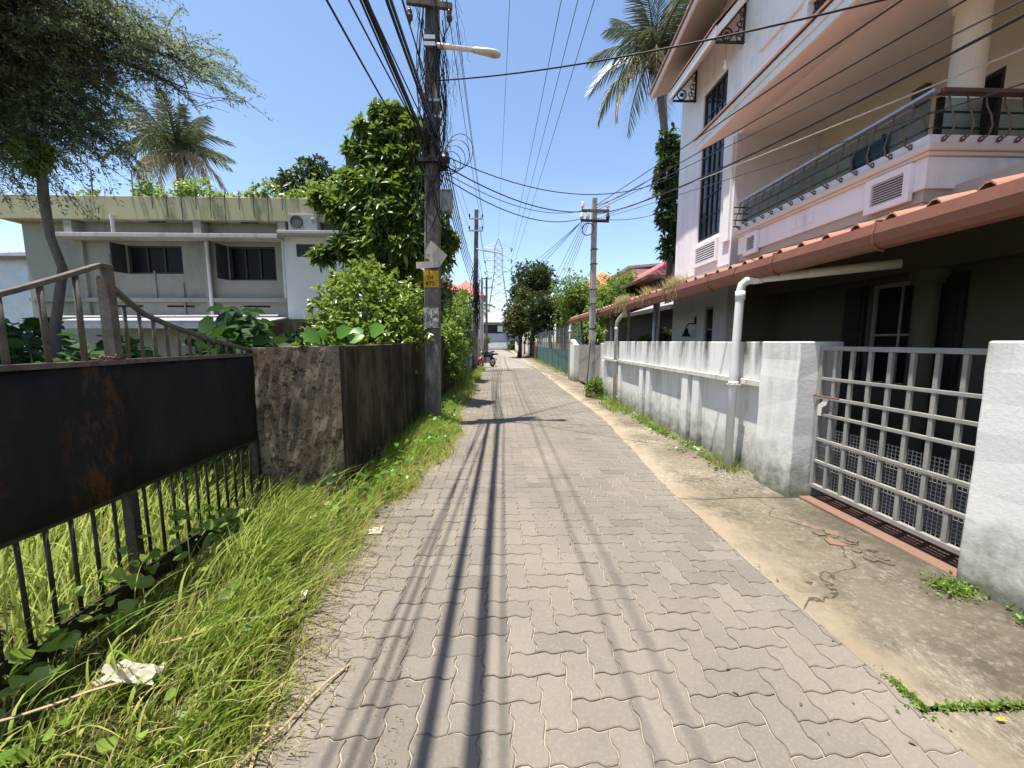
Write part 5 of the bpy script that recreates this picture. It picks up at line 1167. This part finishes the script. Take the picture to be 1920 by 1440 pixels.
keep = [not (p[0] > -6.05 and p[2] < 5.7 + .25*math.sin(p[0]*6)) for p in Pb]; Pb = [p for p, k_ in zip(Pb, keep) if k_]; Db = [d for d, k_ in zip(Db, keep) if k_]
P = np.array(Pb) + fr.normal(size=(len(Pb),3))*.03; n = len(P); l = .062*(.6+.8*fr.random(n)); N = nrm(fr.normal(size=(n,3))*.6 + np.array([0,0,1.]))
V, T, r = leaf_geo(P, np.array(Db), N, l, l*.30, fr.random(n), .1, .1); tri_mesh('crown', V, T, r, M['leaf_feather'], ft)
# broken-topped trunk in front of the building
pt = thing('papaya_tree', 'leaning bare trunk with a small leafy top in front of the cream building', 'tree', (-7.1, 6.6, 0))
MB().tube([(-7.30,6.6,-.1),(-7.28,6.6,1.0),(-7.20,6.6,1.8),(-6.97,6.6,2.7),(-7.10,6.6,3.2),(-7.13,6.6,3.8),(-7.10,6.6,4.25)], [.075,.07,.065,.06,.056,.066,.06], 10).build('trunk', M['palm_bark'], pt, smooth=True)
crown('crown', pt, M['leaf_light'], [((-7.10,6.5,4.45), (.19,.19,.16), 110), ((-7.14,6.5,4.28), (.13,.13,.13), 50)], .13, .35, 17, k=4, droop=.4, out=1.0)
# palms
def frond_mesh(name, L, drop, seed, dry=False, pairs=34):
    r = np.random.RandomState(seed); V = []; T = []; rn = []
    def pt(t): return np.array([L*(t - .12*t**3), 0, L*(.30*t - drop*t**2.2)])
    for k in range(pairs):
        t = .10 + .9*k/pairs; c = pt(t); ll = L*.30*(math.sin(math.pi*min(1, .18+.82*t*.96)))**.7 + .05
        for s in (1, -1):
            d = np.array([.55+r.normal()*.08, s*.62, -.55-r.random()*.45*(1.0 if not dry else 1.5)]); d /= np.linalg.norm(d); w_ = .020*L/2.5
            tipp = c + d*ll + np.array([0,0,-.18*ll]); mid = c + d*ll*.5; b = len(V); ax = np.array([w_,0,0])
            V += [c-ax, c+ax, mid+ax*1.1, mid-ax*1.1, tipp]; T += [(b,b+1,b+2),(b,b+2,b+3),(b+3,b+2,b+4)]; q = r.random(); rn += [q]*5
    ra = MB().tube([tuple(pt(t)) for t in np.linspace(0, 1, 9)], [.035*L/2.5*(1-t)+.006 for t in np.linspace(0, 1, 9)], 5)
    b = len(V); V += [np.array(v) for v in ra.v]; rn += [.8]*len(ra.v)
    for f in ra.f:
        for i in range(1, len(f)-1): T.append((b+f[0], b+f[i], b+f[i+1]))
    o = tri_mesh(name, V, T, rn, M['palm_dry' if dry else 'palm']); me = o.data; bpy.data.objects.remove(o); return me
FM = [frond_mesh('frond', 2.9, .55, 1), frond_mesh('frond', 3.1, .85, 2), frond_mesh('frond', 2.7, .25, 3)]; FD = [frond_mesh('frond', 2.6, .7, 5, True), frond_mesh('frond', 2.4, 1.0, 6, True)]
def palm(lab, base, top, r0, n, dry, sc, seed, bend=.3, azs=None):
    t = thing('coconut_palm', lab, 'palm', base); b = Vector(base); tp = Vector(top); P = []
    for k in range(9): u = k/8; P.append(b.lerp(tp, u) + Vector((bend*math.sin(math.pi*u), 0, 0)))
    MB().tube(P, [r0*(1.15-.45*k/8) for k in range(9)], 10).build('trunk', M['palm_bark'], t, smooth=True)
    MB().ell((tp.x, tp.y, tp.z+.05), r0*1.6, r0*1.6, r0*2.2).build('crown_shaft', M['bark'], t, smooth=True)
    rr = random.Random(seed)
    for k in range(n):
        az = k*2.39996 + rr.uniform(-.3,.3); el = R(70 - 105*(k/n) + rr.uniform(-8,8)); dr = k >= n-dry
        me = rr.choice(FD) if dr else (FM[2] if k < n*.3 else FM[rr.randint(0,1)])
        o = link(me, 'frond', t); o.location = tp + Vector((0,0,.1)) - b; o.rotation_mode = 'XYZ'
        o.rotation_euler = (0, -el, az); s = sc*rr.uniform(.85,1.1); o.scale = (s,s,s)
    nuts = MB()
    for k in range(7): a = k*.9; MB().ell((tp.x+.22*math.cos(a), tp.y+.22*math.sin(a), tp.z-.25-.05*(k % 3)), .11, .11, .13, 10, 7).build('coconut', M['leaf_olive'], t, smooth=True)
    return t
palm('tall coconut palm rising behind the white house', (7.6, 17, -.1), (6.45, 17, 13.1), .19, 32, 4, .98, 3, .45)
palm('half-dry coconut palm behind the roof of the cream building', (-15.4, 20, -.1), (-15.2, 20, 10.4), .2, 34, 10, .98, 8, .1)
palm('small dry palm at the far left beyond the building', (-25.5, 17, -.1), (-25, 17, 5.0), .2, 14, 7, .9, 9, .1)
palm('tiny palm by the pylon foot at the lane end', (-3.2, 62, -.1), (-3.2, 62, 6.6), .2, 14, 4, .9, 10, .1)
# rooftop and far trees
tree('mango_tree', 'round-leaved tree standing behind the right end of the cream building', (-7.3, 16.5, -.05), (-7.3, 16.5, 6.2), .12, 'leaf_dark', [((-8.1,16.2,7.6),(.7,.6,.5),150), ((-7.3,16.4,8.2),(.7,.6,.55),170), ((-6.6,16.2,7.7),(.6,.6,.5),150), ((-7.6,16,7.0),(.8,.6,.5),150), ((-6.3,16,7.0),(.5,.5,.4),90)], .24, .36, 31, k=4, droop=.35, big=True)
rv = thing('roof_vine', 'vine trailing along the parapet of the cream building', 'creeper', (-9.3, 13.4, 6.1)); s = MB()
for k in range(10): x = -11.2+.45*k; s.tube([(x,13.6,6.1),(x+.1,13.42,6.35),(x+.2,13.25,6.2),(x+.22,13.22,5.75-.25*(k % 3))], .012, 4)
s.build('stem', M['bark'], rv); rvr = random.Random(6); cl = []
for k in range(16):
    x = -11.6 + .42*k + rvr.uniform(-.2,.2); h = rvr.choice((.1,.14,.2,.3,.38)); cl.append(((x, 13.42+rvr.uniform(-.1,.3), 6.15+h*.8), (rvr.uniform(.2,.5), .3, h), int(30+130*h)))
crown('foliage', rv, M['leaf_bush'], cl + [((-13.2,13.6,6.25),(.6,.3,.12),40)], .13, .5, 33, k=3)
tree('creeper_tree', 'dark slim tree clothed in leaves against the white house edge', (6.1, 13.6, -.05), (6.0, 13.6, 6.5), .14, 'leaf_dark', [((5.8,13.6,8.0),(.4,.4,.6),140), ((5.75,13.6,6.9),(.5,.5,.7),200), ((5.9,13.6,5.9),(.5,.5,.6),200), ((6.0,13.6,4.9),(.4,.4,.6),150), ((5.7,13.5,7.4),(.35,.4,.4),100)], .2, .45, 37, k=4, droop=.3, big=True)
def blob(lab, base, ctr, rad, n, mat, L, seed, sub=9, name='round_tree', W=.45, k=4, group=None):
    r = random.Random(seed); cl = []
    for i in range(sub):
        u = Vector((r.gauss(0,1), r.gauss(0,1), r.gauss(0,1))).normalized()*r.uniform(.35,.75); c = (ctr[0]+u.x*rad[0], ctr[1]+u.y*rad[1], ctr[2]+u.z*rad[2]); q = r.uniform(.35,.55)
        cl.append((c, (rad[0]*q, rad[1]*q, rad[2]*q), n//sub))
    return tree(name, lab, base, (ctr[0], ctr[1], ctr[2]-rad[2]*.5), .12*max(1, rad[0]/1.5), mat, cl, L, W, seed, k=k, bias=2.0)
blob('tall round dark green tree right of the pylon', (3.5, 40, -.05), (3.5, 40, 7.3), (2.7, 2.4, 2.5), 1700, 'leaf_dark', .34, 41, 14)
blob('olive green spreading tree below the round dark tree', (1.9, 37, -.05), (2.3, 37, 4.0), (2.3, 2.0, 2.7), 2600, 'leaf_olive', .27, 42, 16)
blob('bushy dark tree over the maroon gate', (4.6, 33, -.05), (4.3, 33, 3.6), (2.2, 2.0, 2.4), 1800, 'leaf_dark', .26, 43, 12)
blob('light green airy tree behind the teal fence', (4.9, 22.5, -.05), (4.9, 22.5, 3.5), (2.0, 1.6, 2.1), 2400, 'leaf_light', .17, 44, 20, W=.35)
blob('light green tree beside the right-hand pole, before the red roof', (6.3, 20.5, -.05), (6.1, 20.5, 3.7), (1.6, 1.3, 1.9), 2200, 'leaf_light', .16, 45, 18, W=.35)
blob('leafy sapling inside the carport end', (4.4, 17.2, -.05), (4.2, 17.2, 2.2), (.9, .9, 1.2), 700, 'leaf_light', .15, 46, 8)
blob('leafy weed bush at the foot of the right-hand pole', (2.66, 10.55, -.02), (2.66, 10.5, .30), (.22, .5, .30), 300, 'leaf_light', .075, 52, 5, 'shrub')
blob('leafy shrub beside the lane end on the left', (-2.6, 66, -.05), (-2.6, 66, 1.6), (1.3, 1.2, 1.5), 500, 'leaf_light', .3, 53, 6, 'shrub')
blob('shrub on the verge at the lane end', (2.4, 68, -.05), (2.4, 68, 1.0), (1.4, 1.2, .9), 400, 'leaf_olive', .3, 47, 6, 'shrub')
blob('dark garden shrub under the carport roof', (4.7, 10.9, -.05), (4.7, 11.3, 1.6), (.6, .6, .6), 420, 'leaf_olive', .14, 48, 6, 'shrub')
blob('far green tree behind the small red roof on the left', (-4.4, 40, -.05), (-4.4, 40, 4.6), (2.0, 2.0, 2.0), 700, 'leaf_dark', .34, 49, 8)
blob('leafy tree behind the cream wall on the left', (-3.2, 27, -.05), (-3.0, 27, 3.3), (1.1, 2.0, 1.3), 800, 'leaf_light', .22, 50, 9)
blob('dark tree behind the left building corner', (-22, 26, -.05), (-22, 26, 4.5), (3, 2.5, 2.4), 700, 'leaf_dark', .4, 51, 8)
# ================================================================== GRASS, WEEDS, SMALL THINGS
gr = np.random.RandomState(77)
def edge_np(y): return -1.02 + .10*np.sin(y*1.3) + .22*np.clip((y-2.6)/2.2, 0, 1) - .05*np.clip((y-8)/6, 0, 1) + .05*np.sin(y*5.1)
def scatter(n, x0, x1, y0, y1, pw=1.0):
    y = y0 + (y1-y0)*gr.random(n)**pw; return x0 + (x1-x0)*gr.random(n), y
parts = []
def add_grass(x, y, H, W, lean, rnd, seg=4, z=0.0):
    n = len(x); P = np.stack([x, y, np.full(n, z) - .01], 1); az = gr.random(n)*2*math.pi; m = gr.random(n)*.55
    Lv = np.stack([lean[0] + np.cos(az)*m, lean[1] + np.sin(az)*m, np.zeros(n)], 1); parts.append(blades(gr, P, H, W, Lv, rnd, seg))
# tall grass along the gate
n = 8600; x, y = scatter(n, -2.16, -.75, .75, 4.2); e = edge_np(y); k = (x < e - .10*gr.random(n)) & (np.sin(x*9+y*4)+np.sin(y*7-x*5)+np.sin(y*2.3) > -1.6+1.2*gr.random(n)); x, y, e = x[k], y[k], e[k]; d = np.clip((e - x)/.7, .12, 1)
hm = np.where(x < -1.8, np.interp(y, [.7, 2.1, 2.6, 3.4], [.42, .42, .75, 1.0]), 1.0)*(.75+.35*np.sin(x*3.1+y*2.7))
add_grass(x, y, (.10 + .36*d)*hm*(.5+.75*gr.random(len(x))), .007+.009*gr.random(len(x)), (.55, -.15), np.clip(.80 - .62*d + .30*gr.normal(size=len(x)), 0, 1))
n = 260; x, y = scatter(n, -2.0, -1.15, 1.0, 4.0); add_grass(x, y, .35+.30*gr.random(n), .011+.008*gr.random(n), (.75, -.25), np.clip(.4+.3*gr.normal(size=n), 0, 1), 6)
n = 9000; x, y = scatter(n, -2.16, -.85, .75, 4.2); e = edge_np(y); k = x < e - .03; x, y = x[k], y[k]
add_grass(x, y, .05+.11*gr.random(len(x)), .005+.006*gr.random(len(x)), (.45, -.1), np.clip(.55+.32*gr.normal(size=len(x)), 0, 1), 3)
# beyond the wing wall up to the pole and on
n = 9000; x, y = scatter(n, -1.50, -.62, 3.6, 9.0); e = edge_np(y) + .06; k = x < e; x, y, e = x[k], y[k], e[k]; d = np.clip((e-x)/.6, .12, 1)
add_grass(x, y, (.07 + .26*d)*(.5+.75*gr.random(len(x))), .006+.006*gr.random(len(x)), (.35, -.15), np.clip(.95 - .6*d + .3*gr.normal(size=len(x)), 0, 1), 3)
n = 6500; x, y = scatter(n, -1.50, -.7, 9.0, 22); e = edge_np(y); k = x < e; x, y, e = x[k], y[k], e[k]
add_grass(x, y, .08+.25*gr.random(len(x)), .010+.008*gr.random(len(x)), (.25, -.1), np.clip(.5 + .3*gr.normal(size=len(x)), 0, 1), 2)
# garden behind the gate
n = 13500; x, y = scatter(n, -6.5, -2.24, .55, 6.5)
add_grass(x, y, .22+.32*gr.random(n), .009+.011*gr.random(n), (.45, -.2), np.clip(.40 + .25*gr.normal(size=n), 0, 1), 4)
n = 5000; x, y = scatter(n, -14, -4.2, 6.0, 13.5)
add_grass(x, y, .25+.4*gr.random(n), .02+.01*gr.random(n), (.3, -.2), np.clip(.4 + .25*gr.normal(size=n), 0, 1), 2)
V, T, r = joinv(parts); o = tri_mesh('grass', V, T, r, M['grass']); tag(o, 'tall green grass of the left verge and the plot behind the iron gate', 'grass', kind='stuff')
# dry short tufts at the paver edge
parts = []
n = 7000; y = .8 + 13*gr.random(n)**1.4; x = edge_np(y) + .10*gr.normal(size=n) - .03
add_grass(x, y, .025+.075*gr.random(n), .004+.003*gr.random(n), (.5, -.1), gr.random(n), 3)
n = 1500; x, y = scatter(n, -2.1, -.9, .8, 4.3); k = x < edge_np(y) - .05; x, y = x[k], y[k]
add_grass(x, y, .10+.22*gr.random(len(x)), .004+.005*gr.random(len(x)), (.7, -.2), .55+.45*gr.random(len(x)), 4)
n = 900; y = 1.1 + 7*gr.random(n)**1.3; c_ = np.floor(gr.random(n)*60); y = 1.1 + 6*((c_*.618) % 1)**1.4 + .03*gr.normal(size=n); x = edge_np(y) + .12 + .5*((c_*.377) % 1)**1.6 + .03*gr.normal(size=n)
add_grass(x, y, .012+.04*gr.random(n), .003+.003*gr.random(n), (.3, -.1), gr.random(n)*.7, 2)
V, T, r = joinv(parts); o = tri_mesh('dry_grass', V, T, r, M['dry_grass']); tag(o, 'short yellowing grass creeping over the left paver edge', 'grass', kind='stuff')
# weeds on the right
parts = []
def weeds(n, x0, x1, y0, y1, h0, h1, pw=1.0, dens=3.0):
    x, y = scatter(n, x0, x1, y0, y1, pw); k = (np.sin(y*dens)+np.sin(y*dens*2.3+1)) > -.6+.8*gr.random(n); x, y = x[k], y[k]
    add_grass(x, y, h0 + (h1-h0)*gr.random(len(x)), .006+.006*gr.random(len(x)), (-.2, -.1), np.clip(.55+.3*gr.normal(size=len(x)), 0, 1), 3, .01)
weeds(2600, 2.70, 2.90, 4.2, 10.5, .04, .16); weeds(900, 2.45, 2.90, 8.0, 11.2, .06, .30); weeds(1800, 2.75, 3.2, 15.8, 34, .08, .40); weeds(500, 2.0, 2.2, 14, 26, .03, .10); weeds(1200, 2.2, 3.0, 40, 66, .05, .3)
V, T, r = joinv(parts); o = tri_mesh('wall_weeds', V, T, r, M['grass']); tag(o, 'weeds growing along the foot of the right-hand walls', 'weeds', kind='stuff')
# grass in the gutter
parts = []; n = 3600; x, y = scatter(n, 2.86, 3.06, 6.2, 10.1); k = np.sin(y*4.3)+np.sin(y*2.1+1)+.7 > gr.random(n)*1.6; x, y = x[k], y[k]
add_grass(x, y, .08+.20*gr.random(len(x)), .007+.006*gr.random(len(x)), (-.3, -.2), gr.random(len(x)), 3, 2.42)
k = gr.random(len(x)) < .10; add_grass(x[k]*0+2.85, y[k], -.08-.22*gr.random(k.sum()), .008+.0*gr.random(k.sum()), (-.05, 0), gr.random(k.sum()), 3, 2.42)
V, T, r = joinv(parts); o = tri_mesh('gutter_grass', V, T, r, M['dry_grass']); tag(o, 'tufts of grass growing in the carport gutter', 'grass', kind='stuff')
# leafy cover behind the gate
def cover(name, lab, P, L, mat, seed, big=True, up=.8):
    r_ = np.random.RandomState(seed); n = len(P); D = nrm(np.stack([r_.normal(size=n), r_.normal(size=n), -.15+.35*r_.normal(size=n)], 1)); N = nrm(r_.normal(size=(n,3))*.35 + np.array([.1,-.15,up]))
    l = L*(.6+.8*r_.random(n)); V, T, r = leaf_geo(P, D, N, l, l*.95, r_.random(n), .12, .15, big); o = tri_mesh(name, V, T, r, M[mat]); tag(o, lab, 'plants', kind='stuff'); return o
n = 6800; x, y = scatter(n, -8.5, -2.5, 3.6, 8.0); z = .2 + (.95+.35*np.sin(x*1.7)*np.cos(y*1.3)+.28*np.sin(x*4+y*3))*gr.random(n)**.45*1.2
P = np.stack([x, y, np.clip(z, .1, 1.9)], 1); cover('leafy_cover', 'broad heart-shaped leaves covering the plot behind the iron gate', P, .17, 'cover', 4)
n = 170; y = 1.5 + 2.1*gr.random(n); x = -2.17 + .16*np.abs(gr.normal(size=n)); z = .08 + .34*gr.random(n)*np.exp(-((y-2.35)/.55)**2) + .10*gr.random(n)
cover('gate_vine', 'heart-leaved vine twining at the foot of the iron gate', np.stack([x, y, z], 1), .075, 'leaf_bush', 6)
n = 420; y = 3.3 + 6.5*gr.random(n); x = edge_np(y) - .55*gr.random(n); cover('verge_weeds', 'small broad-leaved weeds among the grass below the mossy wall', np.stack([x, y, .05+.28*gr.random(n)], 1), .06, 'taro', 8)
n = 260; y = 4.4+6.2*gr.random(n); x = 2.86 - .14*np.abs(gr.normal(size=n)); cover('kerb_weeds', 'small leafy weeds at the foot of the white boundary wall', np.stack([x, y, .03+.12*gr.random(n)**2 + .22*gr.random(n)*(y > 9)], 1), .05, 'taro', 9)
# weed tufts: by the near pillar and in the slab joint
def tuft(lab, c, rx, ry, n, h=.03, L=.03):
    r_ = np.random.RandomState(int(abs(c[0]*100)+n)); P = np.stack([c[0]+rx*r_.normal(size=n)*.5, c[1]+ry*r_.normal(size=n)*.5, c[2]+h*r_.random(n)], 1)
    D = nrm(r_.normal(size=(n,3))+np.array([0,0,.5])); N = nrm(r_.normal(size=(n,3))*.5+np.array([0,0,1.])); l = L*(.6+.8*r_.random(n)); V, T, r = leaf_geo(P-np.array(c), D, N, l, l*.5, r_.random(n), .1, .1)
    o = tri_mesh('weed_tuft', V, T, r, M['leaf_light'], None, c); o.location = c; me = o.data
    co = np.zeros(len(V)*3, np.float32); me.vertices.foreach_set('co', np.asarray(V, np.float32).ravel()); me.update(); tag(o, lab, 'weed', kind='stuff'); return o
tuft('small green weed at the foot of the near white pillar', (2.82, 2.15, .01), .12, .10, 420, .05, .026)
tuft('weed strip growing in the slab joint across the pavement', (2.10, 1.42, -.002), .30, .016, 420, .014, .018)
tuft('weed line along the paver edge at lower right', (1.80, 1.49, -.004), .022, .10, 220, .014, .018)
tuft('grass weed under the near pillar at the right edge', (2.90, 1.72, .01), .08, .22, 300, .05, .05)
# broad leaves above the mossy wall
tp_ = thing('taro_plant', 'broad bright green leaves peeping over the mossy wall', 'plant', (-2.3, 5.6, 0)); s = MB()
for k, (x, y, z, a, l) in enumerate(((-2.52,5.6,1.60,-2.6,.32),(-2.30,5.6,1.66,-.4,.34),(-2.42,5.5,1.62,-1.3,.26),(-1.98,5.7,1.66,2.5,.30),(-1.86,5.7,1.68,-.6,.36),(-2.10,5.5,1.58,.7,.28))):
    s.tube([(-2.2,5.6,-.05),(x*.6-.9,5.6,.9),(x,y,z)], .012, 5)
    D = np.array([[math.cos(a)*.8, math.sin(a)*.4, .55]]); V, T, r = leaf_geo(np.array([[x,y,z-.05]]), D, np.array([[.1,-.75,.6]]), np.array([l]), np.array([l*.8]), np.array([.3+.1*k]), .12, .25, True)
    tri_mesh('leaf', V, T, r, M['taro'], tp_)
s.build('stalk', M['taro'], tp_)
# crumpled litter and stalks
def scrap(lab, c, size, mat, seed, name='litter_scrap', cat='litter', h=.5, flat=1.0):
    r_ = random.Random(seed); n = 6; V = []; F = []
    for i in range(n+1):
        for j in range(n+1): V.append((c[0]+size*(i/n-.5)*(1+.2*r_.uniform(-1,1)), c[1]+size*flat*(j/n-.5)*(1+.2*r_.uniform(-1,1)), c[2]+size*h*r_.random()*.35))
    F = [(i*(n+1)+j, (i+1)*(n+1)+j, (i+1)*(n+1)+j+1, i*(n+1)+j+1) for i in range(n) for j in range(n)]
    return MB().add(V, F).thing(name, M[mat], lab, cat)
scrap('crumpled off-white plastic sheet lying in the grass by the iron gate', (-1.60, 1.58, .10), .24, 'plastic_white', 1, h=.6, flat=.4)
scrap('scrap of blue wrapper at the grass edge', (-1.24, 2.05, .02), .07, 'plastic_blue', 2)
scrap('small white wrapper at the paver edge', (-1.20, 2.20, .03), .09, 'plastic_white', 3)
scrap('whitish torn paper on the left paver edge', (-1.02, 3.05, .01), .12, 'plastic_white', 5, h=.2)
scrap('curled yellow petal on the concrete at lower right', (2.06, 1.36, .005), .035, 'yellow', 4, h=.3, flat=.4)
for k, (a, b, lab) in enumerate((((-.97,1.22,.02),(-.72,1.72,.012),'long dry stalk lying on the pavers at lower left'), ((-.90,1.26,.012),(-.98,1.62,.02),'short dry stalk crossing the long one'), ((-2.0,1.30,.12),(-1.55,1.50,.16),'pale dry stick lying in the near grass'), ((-1.60,1.72,.14),(-1.12,1.98,.10),'brown dry palm rib resting on the grass'))):
    MB().tube(limb_path(a, b, .02, .08, 5, k), .006, 5).thing('dry_stalk', M['straw'], lab, 'stalk')
n = 150; y = 1.0 + 3.0*gr.random(n); x = -2.05 + .85*gr.random(n)**.8; k = x < edge_np(y)-.05; x, y = x[k], y[k]
cover('broad_weeds', 'round-leaved weeds among the tall grass near the viewer', np.stack([x, y, .04+.16*gr.random(len(x))], 1), .06, 'leaf_light', 19)
# broken concrete patch near the gate
cr = random.Random(3)
bp = thing('broken_patch', 'cracked patch of broken pinkish concrete before the grid gate', 'rubble', (2.66, 2.72, .0))
for k in range(16):
    cx, cy = 2.66+cr.uniform(-.10,.10), 2.72+cr.uniform(-.26,.26); n = cr.randint(4,6); rr = cr.uniform(.03,.06); a0 = cr.random()*6
    P = [(cx+rr*cr.uniform(.7,1.2)*math.cos(a0+2*math.pi*i/n), cy+rr*cr.uniform(.7,1.2)*math.sin(a0+2*math.pi*i/n), apz(cx, cy)-.01+cr.uniform(-.003,.003)) for i in range(n)]
    MB().prism(P, (0,0,cr.uniform(.012,.022))).build('fragment', M['mould_peach'] if k % 3 == 9 else M['step_red'] if k % 5 == 0 else M['apron'], bp)
# small dead leaves on the pavers
for k in range(16):
    x, y = cr.uniform(-.8, 1.9), 1.25 + 5*cr.random()**1.6; a = cr.random()*6.28; l = cr.uniform(.012, .03)
    V, T, r = leaf_geo(np.array([[0,0,.004]]), np.array([[math.cos(a), math.sin(a), .05]]), np.array([[0,0,1.]]), np.array([l]), np.array([l*.5]), np.array([cr.random()]), .3, 0, True)
    o = tri_mesh('dead_leaf', V, T, r, M['fascia']); o.location = (x, y, .002); tag(o, 'tiny dark dead leaf lying on the sunlit pavers', 'leaf', 'dead leaves on the pavers')
